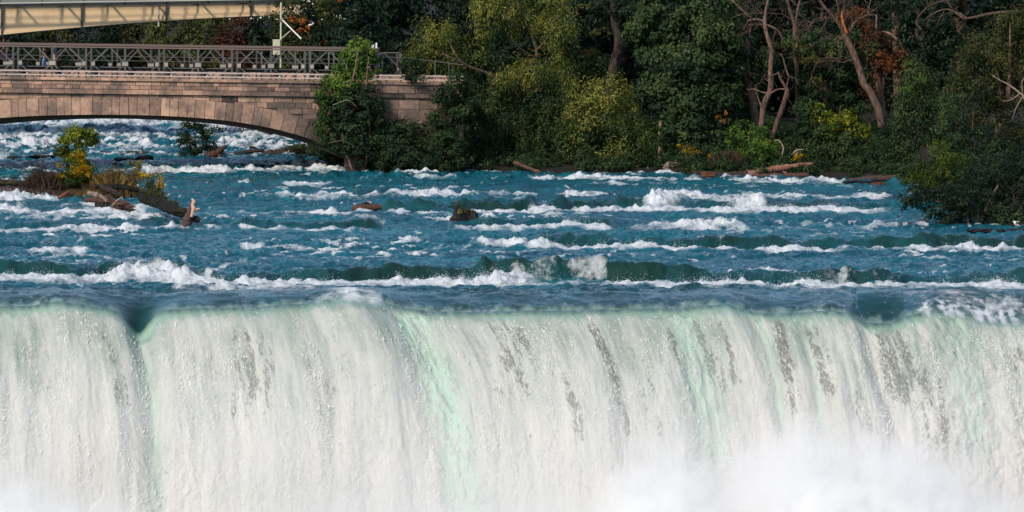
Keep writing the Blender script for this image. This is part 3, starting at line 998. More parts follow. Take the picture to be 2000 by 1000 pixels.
# ------------------------------------------------------------------ pole with a slanting white arm
M_WHITE = m_tint('white_paint', [(.45, .44, .42), (.80, .79, .77)], .5, 4, .3, .002)
M_PALEPOLE = m_tint('pale_pole', [(.34, .33, .22), (.55, .53, .38)], .6, 4, .4, .002)


def signal_pole():
    Y = 442.0
    b = at(548, 96, Y)
    r = thing('signal_pole', 'tall pale pole with slanting white arm and grey box behind the truss bridge', 'pole', (b[0], Y, b[2] - 1.2))
    m = MB(); t = at(549, 5, Y); m.tube([(b[0], Y, b[2] - 1.2), t], .055, 8, t=.8); m.build('pole', M_PALEPOLE, r)
    m = MB(); c0, c1 = at(533, 91.5, Y), at(547, 77, Y); m.box(c0[0], c1[0], Y - .25, Y + .2, c0[2] - .5, c1[2], .6); m.build('cabinet', M_PALEPOLE, r)
    m = MB(); m.bar(at(551, 38.5, Y - .1), at(588, 75.5, Y - .1), .085, .06, 1.0); m.build('arm', M_WHITE, r)
    m = MB(); m.bar(at(549, 75.5, Y), at(567, 60, Y), .05, .05, .7); m.build('brace', M_PALEPOLE, r)
    m = MB(); m.box(b[0] - .09, b[0] + .09, Y - .08, Y + .08, at(0, 42, Y)[2], at(0, 38, Y)[2], .4); m.build('arm_hinge', M_STEEL, r)


signal_pole()


# ------------------------------------------------------------------ fences at the bridge end
def mesh_gate():
    Y = 427.2
    a = at(757, 147, Y)
    r = thing('mesh_gate', 'tall galvanised pipe gate frame at the end of the truss bridge', 'gate', a)
    for px, t in ((741, 102), (747, 102), (776, 102.5), (780, 102)):
        m = MB(); m.tube([at(px, 150, Y), at(px, t, Y)], .035 if px != 747 else .045, 8, t=.8); m.build('post', M_STEEL, r)
    for y0 in (103, 145):
        m = MB(); m.tube([at(747, y0, Y), at(776, y0, Y)], .032, 8, t=.85); m.build('rail', M_STEEL, r)
    m = MB(); m.tube([at(735, 104, Y), at(741, 104, Y)], .03, 6, t=.6); m.tube([at(735, 150, Y), at(735, 98, Y)], .05, 6, t=.4); m.build('end_post', M_STEEL, r)
    w = MB()
    for k in range(9):                                       # chain-link, drawn thin
        x = 748 + 3.3 * k
        w.bar(at(x, 104, Y), at(min(x + 14, 776), 104 + 40 * min(1, (776 - x) / 14), Y), .006, .006, .5)
        w.bar(at(x, 104, Y), at(max(x - 14, 748), 104 + 40 * min(1, (x - 748) / 14 + .01), Y), .006, .006, .5)
    w.build('wire_mesh', M_STEEL, r)


mesh_gate()


def pipe_fence():
    Y = 427.4
    r = thing('pipe_fence', 'thin sloping pipe fence behind the wing wall railing by the willow', 'fence', at(840, 152, Y))
    m = MB(); m.tube([at(748, 111, Y), at(795, 113.5, Y), at(850, 120, Y), at(905, 127, Y)], .03, 6, t=.7); m.build('rail', M_STEEL, r)
    for px, t in ((803, 114), (850, 120), (877, 123)):
        m = MB(); m.tube([at(px, 156, Y), at(px, t, Y)], .03, 6, t=.7); m.build('post', M_STEEL, r)


pipe_fence()


def sign_posts():
    Y = 426.2
    for k, (px, y0, y1, w, lab) in enumerate(((728.5, 94, 87, .08, 'squat white marker plate on the end of the truss top chord'),
                                              (735, 94, 83.5, .05, 'taller slim white marker plate on the end of the truss top chord'))):
        r = thing('marker_plate', lab, 'marker', at(px, y0 + 2, Y), group='white markers on the truss end')
        m = MB(); p, q = at(px, y0, Y), at(px, y1, Y); m.box(p[0] - w, p[0] + w, Y - .03, Y, p[2], q[2], .9); m.build('plate', M_WHITE, r)
        m = MB(); m.box(p[0] - .03, p[0] + .03, Y + .002, Y + .05, p[2] - .25, q[2] - .05, .3); m.build('post', M_STEEL, r)


sign_posts()


# ------------------------------------------------------------------ people on the truss bridge
def m_flat(name, c, rough=.8):
    return m_tint(name, [tuple(v * .8 for v in c), tuple(min(1, v * 1.15) for v in c)], rough, 20, .4, .002)


M_SKIN = m_flat('skin', (.50, .24, .16), .55)
M_HAIR = m_flat('hair', (.03, .02, .015))


def person(px, Y, h, face, label, shirt, legs, cap=None, short=True, stride=.16, arm_bend=.25):
    """a walking figure; face = +1 walks to the right. One continuous skinned body, clothing as children."""
    foot = bp(px, 132.6 + SL * px, Y)
    zf = at(px, 134.0 + SL * px, Y)[2]
    r = thing('person', label, 'person', (foot[0], Y, zf), group='people on the truss bridge')
    k = h / 1.7

    def pt(fx, sy, z): return Vector((foot[0] + face * fx * k, Y + sy * k, zf + z * k))
    J = [pt(0, 0, .93), pt(.0, 0, 1.12), pt(.02, 0, 1.32), pt(.03, 0, 1.43), pt(.05, 0, 1.53), pt(.055, 0, 1.65),          # pelvis..head
         pt(.02, -.17, 1.38), pt(-.06, -.21, 1.12), pt(.04, -.22, .90), pt(.08, -.22, .80),                                   # near arm
         pt(.02, .17, 1.38), pt(.10, .21, 1.13), pt(.24, .21, .96), pt(.29, .21, .90),                                        # far arm
         pt(0, -.09, .88), pt(.10, -.09, .50), pt(stride, -.09, .09), pt(stride + .14, -.09, .03),                            # near leg
         pt(0, .09, .88), pt(-.02, .09, .48), pt(-stride - .1, .09, .12), pt(-stride + .02, .09, .03),
         pt(.15, 0, 1.56)]                                                                                                    # nose
    R = [.13, .125, .15, .06, .09, .08, .055, .042, .034, .035, .055, .042, .034, .035, .085, .058, .04, .035, .085, .058, .04, .035, .014]
    E = [(0, 1), (1, 2), (2, 3), (3, 4), (4, 5), (2, 6), (6, 7), (7, 8), (8, 9), (2, 10), (10, 11), (11, 12), (12, 13),
         (0, 14), (14, 15), (15, 16), (16, 17), (0, 18), (18, 19), (19, 20), (20, 21), (4, 22)]
    me = bpy.data.meshes.new('body'); me.from_pydata([tuple(p - r.location) for p in J], E, []); me.update()
    o = bpy.data.objects.new('body', me); COL.objects.link(o); o.parent = r
    sk = o.modifiers.new('skin', 'SKIN')
    for i, v in enumerate(me.skin_vertices[0].data):
        v.radius = (R[i] * k, R[i] * k); v.use_root = (i == 0)
    sub = o.modifiers.new('sub', 'SUBSURF'); sub.levels = 1; sub.render_levels = 1
    me.materials.append(M_SKIN)
    sh = MB()
    sh.tube([J[0] + Vector((0, 0, -.02 * k)), J[1], J[2], J[3] + Vector((0, 0, -.02))], [.165 * k, .16 * k, .19 * k, .08 * k], 12)
    sh.tube([J[6] + Vector((0, .06, .02)), J[6], (J[6] + J[7]) / 2], [.075 * k, .075 * k, .068 * k], 10)
    sh.tube([J[10] - Vector((0, .06, -.02)), J[10], (J[10] + J[11]) / 2], [.075 * k, .075 * k, .068 * k], 10)
    sh.build('shirt', m_flat('shirt_cloth', shirt), r, smooth=True)
    lg = MB()
    for a, b, c in ((14, 15, 16), (18, 19, 20)):
        end = J[b] if short else J[c]
        lg.tube([J[a] + Vector((0, 0, .10 * k)), J[a], (J[a] + J[b]) / 2, J[b] if not short else end, end + Vector((0, 0, -.03))],
                [.115 * k, .118 * k, .098 * k, .085 * k, .08 * k], 10)
    lg.build('shorts' if short else 'trousers', m_flat('leg_cloth', legs), r, smooth=True)
    hd = MB()
    if cap:
        hd.tube([J[5] + Vector((0, 0, -.03)), J[5] + Vector((0, 0, .03)), J[5] + Vector((0, 0, .07 * k))], [.105 * k, .10 * k, .04 * k], 12)
        hd.bar(J[5] + Vector((face * .06, 0, -.02)), J[5] + Vector((face * .19 * k, 0, -.03)), .02, .15 * k)
        hd.build('cap', m_flat('cap_cloth', cap), r, smooth=True)
    hr = MB()
    hr.tube([J[4] + Vector((-face * .03, 0, .0)), J[5] + Vector((-face * .025, 0, -.02)), J[5] + Vector((0, 0, .075 * k))], [.085 * k, .098 * k, .05 * k], 12)
    hr.build('hair', M_HAIR, r, smooth=True)
    shoe = MB()
    for a, b in ((16, 17), (20, 21)):
        shoe.tube([J[a] + Vector((-face * .05, 0, -.05 * k)), J[a] + Vector((face * .04, 0, -.045 * k)), J[b] + Vector((face * .05, 0, -.005))], [.045, .05, .03], 8)
    shoe.build('shoes', M_HAIR, r, smooth=True)


person(95.5, 429.6, 1.62, 1, 'person in dark blue shirt, dark red cap and khaki shorts on the truss bridge', (.10, .11, .14), (.42, .36, .28), (.20, .03, .025))
person(76, 430.1, 1.38, -1, 'person in navy top and blue trousers partly hidden by the truss', (.012, .016, .03), (.12, .22, .42), None, False, .12)
# ------------------------------------------------------------------ land
M_SOIL = m_tint('bank_soil', [(.006, .007, .005), (.014, .013, .009), (.024, .021, .013)], .95, 1.5, .8, .05)
M_ROCK = m_tint('wet_rock', [lin((30, 27, 27)), lin((62, 54, 52)), lin((96, 82, 74))], .6, 3, .8, .05, dirt=((.012, .022, .008), 2.0, .55, .7))
M_ORANGE_ROCK = m_tint('orange_rock', [lin((92, 58, 44)), lin((156, 94, 66))], .7, 3, .6, .05)

SHORE = np.array([(-60, 288), (560, 288), (600, 300), (640, 318), (672, 334), (715, 336), (760, 337), (900, 335), (1000, 338), (1100, 338), (1300, 338), (1360, 345),
                  (1460, 347), (1590, 346), (1640, 347), (1720, 352), (1765, 358), (1800, 366), (1850, 400), (1930, 440), (2020, 452), (2200, 462), (2700, 470)], float)
# the shore as a function of x in metres
_sy = row_Y(SHORE[:, 1]); _sx = (SHORE[:, 0] - 1000) / F * _sy
_sy[:2] = 548


def shore_Y(x):
    return np.interp(x, _sx, _sy)


def bank_z(x, Y):
    x = np.asarray(x, float); Y = np.asarray(Y, float)
    d = Y - shore_Y(x)
    return base_z(np.minimum(Y, 560)) - .9 + 1.15 * ss(-2.5, 1.5, d) + .035 * np.clip(d - 2, 0, 400) + .25 * fbm(x * .3, Y * .3, 301, 3) * ss(-1, 3, d)


xs = np.linspace(-150, 150, 260); ys = np.concatenate([np.linspace(350, 470, 240), np.linspace(472, 900, 110)])
YY, XX = np.meshgrid(ys, xs, indexing='ij')
ZZ = bank_z(XX, YY)
a = np.arange(XX.size).reshape(XX.shape)
Fq = np.stack([a[:-1, :-1], a[:-1, 1:], a[1:, 1:], a[1:, :-1]], -1).reshape(-1, 4)
o = mesh('river_bank_ground', np.stack([XX, YY, ZZ], -1), Fq, M_SOIL, face_attrs={'tint': np.full(len(Fq), .4)})
o['kind'] = 'structure'

# low islet on the left, built of stones and soil
xs = np.linspace(-36, -17, 90); ys = np.linspace(388, 404, 60)
YY, XX = np.meshgrid(ys, xs, indexing='ij')
PX = px_of(XX, YY)
edge = fbm(XX * .5, YY * .4, 311, 3)
dd = ss(1.15, .55, ((YY - 395.6) / 3.0) ** 2 + edge * .5) * ss(290, 200, PX + 30 * edge)
ZZ = base_z(YY) - 1.0 + 1.45 * dd + .22 * fbm(XX * 1.3, YY * 1.3, 313, 3) * dd
a = np.arange(XX.size).reshape(XX.shape)
Fq = np.stack([a[:-1, :-1], a[:-1, 1:], a[1:, 1:], a[1:, :-1]], -1).reshape(-1, 4)
o = mesh('islet_ground', np.stack([XX, YY, ZZ], -1), Fq, m_tint('islet_soil', [(.018, .012, .008), (.05, .03, .02), (.08, .05, .03)], .95, 2.5, .8, .05),
         face_attrs={'tint': np.full(len(Fq), .45)})
o['kind'] = 'structure'


# ------------------------------------------------------------------ rocks
TOP = {}


def rock(px, py, w, h, label, mat=None, depth=1.0, seed=0, sink=.35, group=None, Y=None):
    if Y is None:                                            # stand it in the water as it really heaves there
        Y = float(row_Y(py)); py = min(py, wrow(px, Y) + 1.5)
    s = Y / F
    c = at(px, py, Y)
    rng = np.random.default_rng(seed + 7)
    nu, nv = 22, 14
    V = []
    for i in range(nv + 1):
        for j in range(nu):
            th = math.pi * i / nv; ph = 2 * math.pi * j / nu
            d = np.array((math.sin(th) * math.cos(ph), math.sin(th) * math.sin(ph), math.cos(th)))
            k = 1 + .30 * float(perlin(np.array([d[0] * 1.6 + seed]), np.array([d[2] * 1.6 + d[1] * 1.3]), seed)[0]) \
                + .12 * float(perlin(np.array([d[0] * 4 + seed]), np.array([d[2] * 4 - d[1] * 3]), seed + 3)[0])
            e = np.sign(d) * np.abs(d) ** .75                  # squarish, ledge-like
            V.append((c[0] + e[0] * w * s * k, Y + e[1] * w * s * depth * k, c[2] + (e[2] + 1 - 2 * sink) * h * s * k))
    Fc = [(i * nu + j, (i + 1) * nu + j, (i + 1) * nu + (j + 1) % nu, i * nu + (j + 1) % nu) for i in range(nv) for j in range(nu)]
    TOP[seed] = (max(v[2] for v in V if abs(v[0] - c[0]) < .35 * w * s), Y)
    o = mesh('rock', V, Fc, mat or M_ROCK, smooth=False)
    tag(o, label, 'rock', group)
    return o


GR = 'rocks and ledges standing in the rapids'
rock(240, 317, 19, 6, 'flat dark boulder in the rapids below the far log, behind the islet', seed=1, group=GR)
rock(283, 314, 17, 7, 'second dark boulder beside the far log with a gull on it', seed=2, group=GR)
rock(28, 310, 13, 4, 'small dark rock awash at the left edge beyond the islet', seed=3, group=GR)
rock(80, 309, 27, 5, 'long low dark rock left of the yellow bush beyond the islet', seed=4, group=GR)
rock(41, 381, 12, 6, 'brown mossy rock with a white gull standing on it', seed=5, group=GR)
rock(1915, 458, 26, 4, 'dark flat rock awash below the big right bush', seed=6, group=GR)
rock(1943, 456, 18, 7, 'humped dark rock in front of the right bush', seed=7, group=GR)
rock(1990, 455, 24, 7, 'dark rock slab at the right edge under the white gull', seed=8, group=GR)
rock(1875, 463, 22, 3, 'low mossy ledge awash left of the humped rock', seed=9, group=GR)
rock(1385, 347, 17, 6, 'orange rock at the left end of the shore driftwood', M_ORANGE_ROCK, seed=10, group=GR)
rock(1715, 361, 14, 4, 'orange rock under the dark shore log right of the grass', M_ORANGE_ROCK, seed=11, group=GR)
rock(1680, 358, 40, 4, 'long dark ledge under the shore log right of the grass', seed=12, group=GR)
rock(1660, 350, 40, 3, 'thin dark ledge in the water by the grass clump', seed=13, group=GR)
rock(560, 266, 34, 6, 'long dark rock far upstream below the bridge arch', seed=14, group=GR)
rock(905, wrow(905, 366.0) - 3, 25, 31, 'dark rock carrying the small plant in mid river', seed=16, sink=.42, group=GR, Y=366.0)


# ------------------------------------------------------------------ driftwood
M_BARK = m_tint('dark_bark', [lin((26, 22, 22)), lin((54, 44, 41)), lin((88, 72, 66))], .9, 3, 1.2, .05, stretch=(3, 3, .7))
M_REDLOG = m_tint('red_wood', [lin((46, 32, 29)), lin((84, 58, 50)), lin((124, 92, 78))], .85, 5, .8, .02)
M_GREYLOG = m_tint('bleached_wood', [lin((62, 54, 50)), lin((112, 98, 89)), lin((176, 154, 138))], .85, 3, 1.3, .03)
M_PALE = m_tint('pale_bare_wood', [lin((128, 104, 92)), lin((190, 160, 144))], .8, 5, .6, .015)
M_MOSSLOG = m_tint('mossy_log', [lin((10, 10, 9)), lin((30, 27, 23)), lin((66, 62, 42))], .95, 3.5, 1.3, .06)
M_ORANGEWOOD = m_tint('orange_wood', [lin((44, 32, 27)), lin((112, 74, 56)), lin((178, 122, 90))], .8, 3, 1.3, .03)
GD = 'driftwood logs in the river'
rl = random.Random(3)


def P3(pts, Y0=None):
    """pixel polyline (px,py[,dY]) with its depth taken from Y0 or the first point's row"""
    out = []
    Y = Y0 or float(row_Y(pts[0][1]))
    for p in pts:
        out.append(at(p[0], p[1], Y + (p[2] if len(p) > 2 else 0)))
    return out


def log(name, label, cat, parts, Y, mat, group=GD, seg=10):
    """parts: list of (child name or None for the body, pixel path, radii px, material)"""
    b = at(parts[0][1][0][0], parts[0][1][0][1], Y)
    r = thing(name, label, cat, b, group)
    for nm, path, rad, mt in parts:
        pts = smooth_path(P3(path, Y), 8)
        rr = np.interp(np.linspace(0, len(rad) - 1, len(pts)), range(len(rad)), rad) * Y / F
        rr = rr * np.array([1 + rl.uniform(-.14, .14) for _ in rr])
        m = MB(); m.tube(pts, list(rr), seg, .20, rl, t=rl.uniform(.3, .7))
        m.build(nm or 'stem', mt or mat, r, smooth=True)
    return r


log('driftwood_log', 'long dark log lying across the rapids beyond the islet', 'log',
    [('stem', [(60, 306), (150, 303), (250, 301), (350, 304)], [3, 5.5, 5.5, 5], None)], 447, M_BARK)
log('driftwood_log', 'thick dark log under the bridge arch right of the upturned snag', 'log',
    [('stem', [(478, 306), (520, 303), (560, 298), (596, 290)], [5, 9, 9, 8], None), ('branch', [(520, 298), (492, 287), (486, 288)], [2.2, 2, 1], None)], 448, M_BARK)
log('driftwood_log', 'thin dark log with short upright branches behind the water bush', 'log',
    [('stem', [(440, 303), (480, 297), (515, 293)], [3, 4, 3], None), ('branch', [(490, 296), (488, 287)], [1.8, 1], None),
     ('branch', [(440, 312), (470, 308), (500, 304), (520, 311)], [3, 3.5, 3, 1.5], None)], 446, M_BARK)
log('driftwood_snag', 'upturned broken snag at the right of the water bush', 'snag',
    [('stem', [(405, 306), (425, 298), (441, 284)], [9, 7, 2.5], M_REDLOG), ('root', [(425, 298), (432, 312)], [6, 4], M_REDLOG)], 444, M_REDLOG)
log('driftwood_log', 'dark mossy log along the left end of the islet', 'log',
    [('stem', [(-80, 352), (0, 356), (60, 360)], [7, 7, 5], None)], 396, M_MOSSLOG)
log('driftwood_log', 'dark log with pale broken end at the right tip of the islet', 'log',
    [('stem', [(185, 364), (230, 365), (272, 371)], [4.5, 5.5, 4.5], None), ('broken_end', [(270, 371), (276, 369), (281, 367)], [3.5, 2.5, .6], M_PALE)], 390.5, M_MOSSLOG)
log('driftwood_log', 'short snag with bright orange broken face in front of the islet', 'log',
    [('stem', [(113, 388), (122, 382), (135, 374)], [3.6, 3.6, 2.4], None)], 386.5, M_ORANGEWOOD)
log('driftwood_log', 'grey bleached log on top of the log jam', 'log',
    [('stem', [(171, 377), (190, 382), (215, 392), (228, 398)], [5, 5.5, 4.5, 4], None)], 380.4, M_GREYLOG)
log('driftwood_log', 'reddish log sticking out left of the log jam', 'log',
    [('stem', [(165, 391), (185, 391), (210, 396), (225, 400)], [4.5, 5, 5.5, 5], None)], 379.6, M_REDLOG)
log('driftwood_log', 'dark log at the foot of the log jam nearest the water', 'log',
    [('stem', [(185, 400), (205, 400), (228, 402)], [5, 6, 5], None)], 378.8, M_MOSSLOG)
log('driftwood_log', 'brown log leaning down to the right in the log jam', 'log',
    [('stem', [(208, 382), (220, 390), (240, 403)], [3.5, 5, 5], None)], 379.2, M_BARK)
log('driftwood_log', 'dark upper log at the back of the log jam', 'log',
    [('stem', [(195, 366), (220, 374), (240, 384)], [6, 6.5, 4], None), ('branch', [(214, 381), (222, 376), (221, 370)], [1.6, 1.5, 1], M_ORANGEWOOD)], 381.4, M_BARK)
log('driftwood_branch', 'thin pale forked branch across the log jam', 'branch',
    [('stem', [(217, 404), (228, 392), (240, 384)], [1.3, 1.4, .8], None), ('fork', [(196, 381), (208, 394)], [1.1, .9], None),
     ('root', [(217, 404), (215, 409), (220, 413)], [1.3, 1.5, 1], None)], 378.4, M_PALE)


def root_plate(px, py, w, h, Y, label, mat, n=46, seed=1, group=None, name='root_tangle'):
    rng = np.random.default_rng(seed)
    b = at(px, py + h, Y)
    r = thing(name, label, 'roots', b, group)
    s = Y / F
    m = MB()
    core = smooth_path([at(px - w * .7, py + h * .5, Y), at(px, py, Y), at(px + w * .8, py + h * .7, Y)], 3)
    m.tube(core, [h * .35 * s, h * .62 * s, h * .6 * s, h * .62 * s, h * .55 * s, h * .4 * s, h * .3 * s][:len(core)], 9, .25, rl)
    m.build('root_ball', mat, r, smooth=True)
    t = MB()
    for i in range(n):
        a = rng.uniform(0, math.pi); q = rng.uniform(.2, .8)
        c = at(px + w * q * math.cos(a), py - h * q * math.sin(a) + h * .4, Y - rng.uniform(0, .5))
        e = at(px + w * 1.1 * math.cos(a + rng.normal(0, .5)), py - h * .95 * math.sin(a) + h * .5 + rng.uniform(-2, 5), Y - rng.uniform(0, .8))
        mid = (c + e) / 2 + rng.normal(0, .07, 3)
        t.tube([c, mid, e], [rng.uniform(.012, .035), .02, .006], 5, t=rng.uniform(.2, 1))
    t.build('roots', mat, r)
    return r


root_plate(240, 402, 24, 17, 377.6, 'brown tangled root ball at the right end of the log jam', M_REDLOG, 60, 2)

# the big stump with upright pale root
def stump():
    Y = 362.5
    r = thing('uprooted_stump', 'weathered uprooted tree with upright pale root and mossy trunk in the rapids', 'stump', at(368, 445, Y))
    def tb(nm, path, rad, mt, t=.5):
        pts = smooth_path([at(p[0], p[1], Y + (p[2] if len(p) > 2 else 0)) for p in path], 8)
        rr = np.interp(np.linspace(0, len(rad) - 1, len(pts)), range(len(rad)), rad) * Y / F
        m = MB(); m.tube(pts, list(rr), 12, .17, rl, t=t); return m.build(nm, mt, r, smooth=True)
    tb('trunk', [(278, 384, 11), (310, 396, 7.5), (338, 409, 3.5), (368, 418, .3)], [11, 12.5, 11, 9], M_MOSSLOG, .3)
    tb('root', [(366, 446), (366, 432), (370, 418), (374, 404), (376, 396), (375, 389)], [8, 9.5, 9, 5.5, 4.5, 2.5], M_BARK, .8)
    tb('pale_root', [(374, 424, -.3), (378, 408, -.3), (376, 400, -.2), (379, 395, -.15), (375, 388, -.1)], [3, 4.2, 3.2, 4.0, 1.8], M_PALE, .8)
    tb('root', [(376, 412, -.25), (384, 409, -.3), (391, 408, -.3)], [3.4, 2.6, 1.8], M_PALE, .7)
    tb('root', [(368, 416), (355, 411), (343, 412), (338, 415)], [6, 5.5, 5, 3], M_MOSSLOG, .5)
    tb('root', [(372, 424), (382, 428), (391, 431)], [6.5, 6, 4.5], M_MOSSLOG, .7)
    return r


STUMP = stump()
_w = wrow(716, 377.5) - 3
log('driftwood_log', 'short reddish log stranded in mid river', 'log',
    [('stem', [(687, _w + 1), (705, _w - 3), (730, _w - 3), (745, _w - 4)], [6, 7.5, 7, 5], None), ('branch', [(700, _w - 6), (716, _w - 12), (724, _w - 9)], [2.4, 2.2, 1.2], M_MOSSLOG)], 377.5, M_REDLOG)
log('driftwood_log', 'large fallen trunk with pale sunlit top on the right shore', 'log',
    [('stem', [(1462, 341), (1490, 335), (1530, 328), (1588, 320)], [8, 7.5, 6.5, 3.5], None), ('branch', [(1518, 331), (1532, 336), (1541, 343)], [2.5, 2.2, 1.5], None),
     ('branch', [(1560, 323), (1580, 321), (1590, 324)], [2.5, 2, 1], None)], 418.0, m_tint('brown_drift', [lin((74, 52, 44)), lin((134, 96, 80)), lin((186, 140, 116))], .85, 5, .8, .02))
log('driftwood_log', 'low dark log along the waterline left of the fallen trunk', 'log',
    [('stem', [(1352, 337), (1400, 341), (1440, 342), (1478, 341)], [4, 6, 7, 8], None)], 418.2, M_BARK)
log('driftwood_log', 'brown log lying flat below the large fallen trunk', 'log',
    [('stem', [(1470, 344), (1520, 343), (1580, 342)], [5, 5, 4], None)], 417.2, M_REDLOG)
log('driftwood_log', 'dark log stretched along the shore right of the grass clump', 'log',
    [('stem', [(1655, 352), (1700, 349), (1750, 349), (1775, 351)], [2.5, 6, 7, 5], None)], 412.5, M_BARK)
log('driftwood_log', 'brown leaning log at the waterline below the willow', 'log',
    [('stem', [(1003, 317), (1030, 328), (1056, 338)], [3.5, 4, 4], None)], 422.5, M_REDLOG)
log('driftwood_branch', 'bleached twisted branch above the fallen trunk', 'branch',
    [('stem', [(1526, 322), (1540, 308), (1556, 294), (1570, 292)], [2.2, 1.8, 1.5, .7], None), ('fork', [(1536, 312), (1550, 302), (1560, 298)], [1.4, 1.2, .5], None),
     ('fork', [(1524, 312), (1530, 290), (1522, 275), (1512, 274)], [1.3, 1.2, .9, .5], None)], 421.5, M_PALE)
log('driftwood_branch', 'pale broken branch at the foot of the goldenrod on the right shore', 'branch',
    [('stem', [(1305, 337), (1320, 333), (1340, 330)], [1.5, 1.8, 1.2], None)], 421.5, M_ORANGEWOOD)
root_plate(1312, 325, 20, 16, 423.5, 'dry arching root tangle at the waterline left of the goldenrod', M_GREYLOG, 26, 5)
# ------------------------------------------------------------------ vegetation
PAL = {
    'willow': [(.010, .026, .014), (.040, .072, .022), (.135, .160, .038), (.30, .28, .060)],
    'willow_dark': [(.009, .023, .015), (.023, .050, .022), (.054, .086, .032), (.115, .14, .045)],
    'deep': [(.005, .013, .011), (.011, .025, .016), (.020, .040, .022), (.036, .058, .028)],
    'leafy': [(.010, .023, .013), (.022, .047, .020), (.046, .080, .029), (.092, .125, .040)],
    'olive': [(.018, .029, .013), (.050, .060, .021), (.10, .104, .032), (.165, .155, .046)],
    'bright': [(.012, .032, .010), (.034, .084, .018), (.075, .145, .026), (.15, .22, .036)],
    'lime': [(.024, .044, .009), (.080, .112, .014), (.17, .20, .022), (.31, .29, .028)],
    'yellow': [(.05, .05, .008), (.15, .12, .012), (.30, .21, .015), (.46, .30, .018)],
    'gold': [(.20, .12, .006), (.38, .23, .010), (.52, .31, .012), (.62, .40, .020)],
    'rust': [(.028, .014, .010), (.070, .030, .018), (.130, .052, .026), (.20, .085, .034)],
    'orange': [(.10, .035, .010), (.24, .075, .018), (.38, .125, .024), (.48, .20, .03)],
    'brown': [(.022, .014, .011), (.055, .034, .024), (.095, .062, .042), (.140, .098, .066)],
    'straw': [(.05, .03, .014), (.13, .085, .030), (.22, .15, .05), (.32, .23, .08)],
    'grass': [(.020, .032, .012), (.045, .066, .022), (.080, .105, .035), (.12, .14, .05)],
}
LM = {k: m_leaf('leaf_' + k, v, .32) for k, v in PAL.items()}
M_TRUNK = m_tint('tree_bark', [lin((46, 38, 34)), lin((92, 73, 63)), lin((150, 122, 106))], .95, 2.5, 1.5, .08, stretch=(3, 3, .8))
M_DARKTRUNK = m_tint('dark_tree_bark', [lin((28, 24, 23)), lin((54, 44, 40)), lin((92, 76, 68))], .95, 2.5, 1.5, .08, stretch=(3, 3, .8))
M_BARE = m_tint('bare_branch', [lin((84, 72, 64)), lin((140, 119, 106)), lin((188, 166, 150))], .9, 2.5, 1.4, .03)
M_SUNLITBARK = m_tint('sunlit_bark', [lin((110, 60, 32)), lin((190, 112, 60))], .9, 4, .8, .02)  # warm sunlight put into the bark colour


def leaves(clumps, Y, dens=300, size=.22, aspect=.5, droop=0.0, seed=0, sub=.42, bias=0.0, hollow=.45, depth=.8, tint0=.42, spread=.17, up=.35):
    """leaf quads for ellipsoid clumps given in photo pixels (col,row,rx,ry[,dY[,tint]]); returns centres and quads"""
    rng = np.random.default_rng(seed)
    VV = []; TT = []
    for cl in clumps:
        px, py, rx, ry = cl[:4]
        Yc = Y + (cl[4] if len(cl) > 4 else 0)
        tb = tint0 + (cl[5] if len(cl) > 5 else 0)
        s = Yc / F
        c = at(px, py, Yc); R = np.array((rx * s, rx * s * depth, ry * s))
        area = math.pi * R[0] * R[2]
        n = int(dens * area)
        K = max(5, int(area / (sub * sub) * 1.15))
        d = rng.normal(size=(K, 3)); d /= np.linalg.norm(d, axis=1)[:, None]
        rad = rng.uniform(hollow, 1.05, K) ** .7
        # an uneven outline
        lump = 1 + .28 * perlin(d[:, 0] * 2.1 + px, d[:, 2] * 2.1 + d[:, 1] * 1.7 + py, seed)
        sc = c + d * R * (rad * lump)[:, None]
        sr = sub * rng.uniform(.55, 1.25, K)
        st = np.clip(rng.normal(tb, spread, K), 0, 1)
        w = sr ** 2; w /= w.sum()
        k = rng.choice(K, n, p=w)
        g = rng.normal(size=(n, 3)) * np.array((.52, .52, .36 if not droop else .36 + .7 * droop))
        pos = sc[k] + g * sr[k][:, None]
        if droop:
            pos[:, 2] -= droop * np.abs(rng.normal(0, .5, n)) * sr[k]
        nrm = g / (np.linalg.norm(g, axis=1)[:, None] + 1e-6) * .85 + d[k] * .6 + rng.normal(size=(n, 3)) * .38 + np.array((0, 0, up))
        nrm /= np.linalg.norm(nrm, axis=1)[:, None]
        tdir = rng.normal(size=(n, 3)) + np.array((0, 0, -2.6 * droop - .2))
        tdir -= nrm * (tdir * nrm).sum(1)[:, None]
        tdir /= np.linalg.norm(tdir, axis=1)[:, None] + 1e-6
        bdir = np.cross(nrm, tdir)
        L = size * rng.uniform(.6, 1.35, n)[:, None]
        Wd = L * aspect * rng.uniform(.7, 1.2, n)[:, None]
        fold = nrm * L * .10
        VV.append(np.stack([pos - tdir * L * .5, pos + bdir * Wd * .5 + fold, pos + tdir * L * .5, pos - bdir * Wd * .5 + fold], 1))
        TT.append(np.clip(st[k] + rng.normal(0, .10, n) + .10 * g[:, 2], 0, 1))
    V = np.concatenate(VV); T = np.concatenate(TT)
    return V.reshape(-1, 3), np.arange(len(V) * 4).reshape(-1, 4), T


def crown(parent, clumps, Y, pal, name='crown', **kw):
    V, Fc, T = leaves(clumps, Y, **kw)
    return mesh(name, V, Fc, LM[pal], parent, smooth=False, face_attrs={'tint': T})


rb = random.Random(17)


def limbs(parent, paths, Y, mat=None, name='trunk', seg=9, jit=.10):
    """paths: list of (pixel path, radii px); one mesh"""
    m = MB()
    for path, rad in paths:
        pts = smooth_path([at(p[0], p[1], Y + (p[2] if len(p) > 2 else 0)) for p in path], 4)
        rr = np.interp(np.linspace(0, len(rad) - 1, len(pts)), range(len(rad)), rad) * Y / F
        m.tube(pts, list(rr), seg if max(rad) > 2 else 5, jit, rb, t=rb.uniform(.3, .7))
    return m.build(name, mat or M_TRUNK, parent, smooth=True)


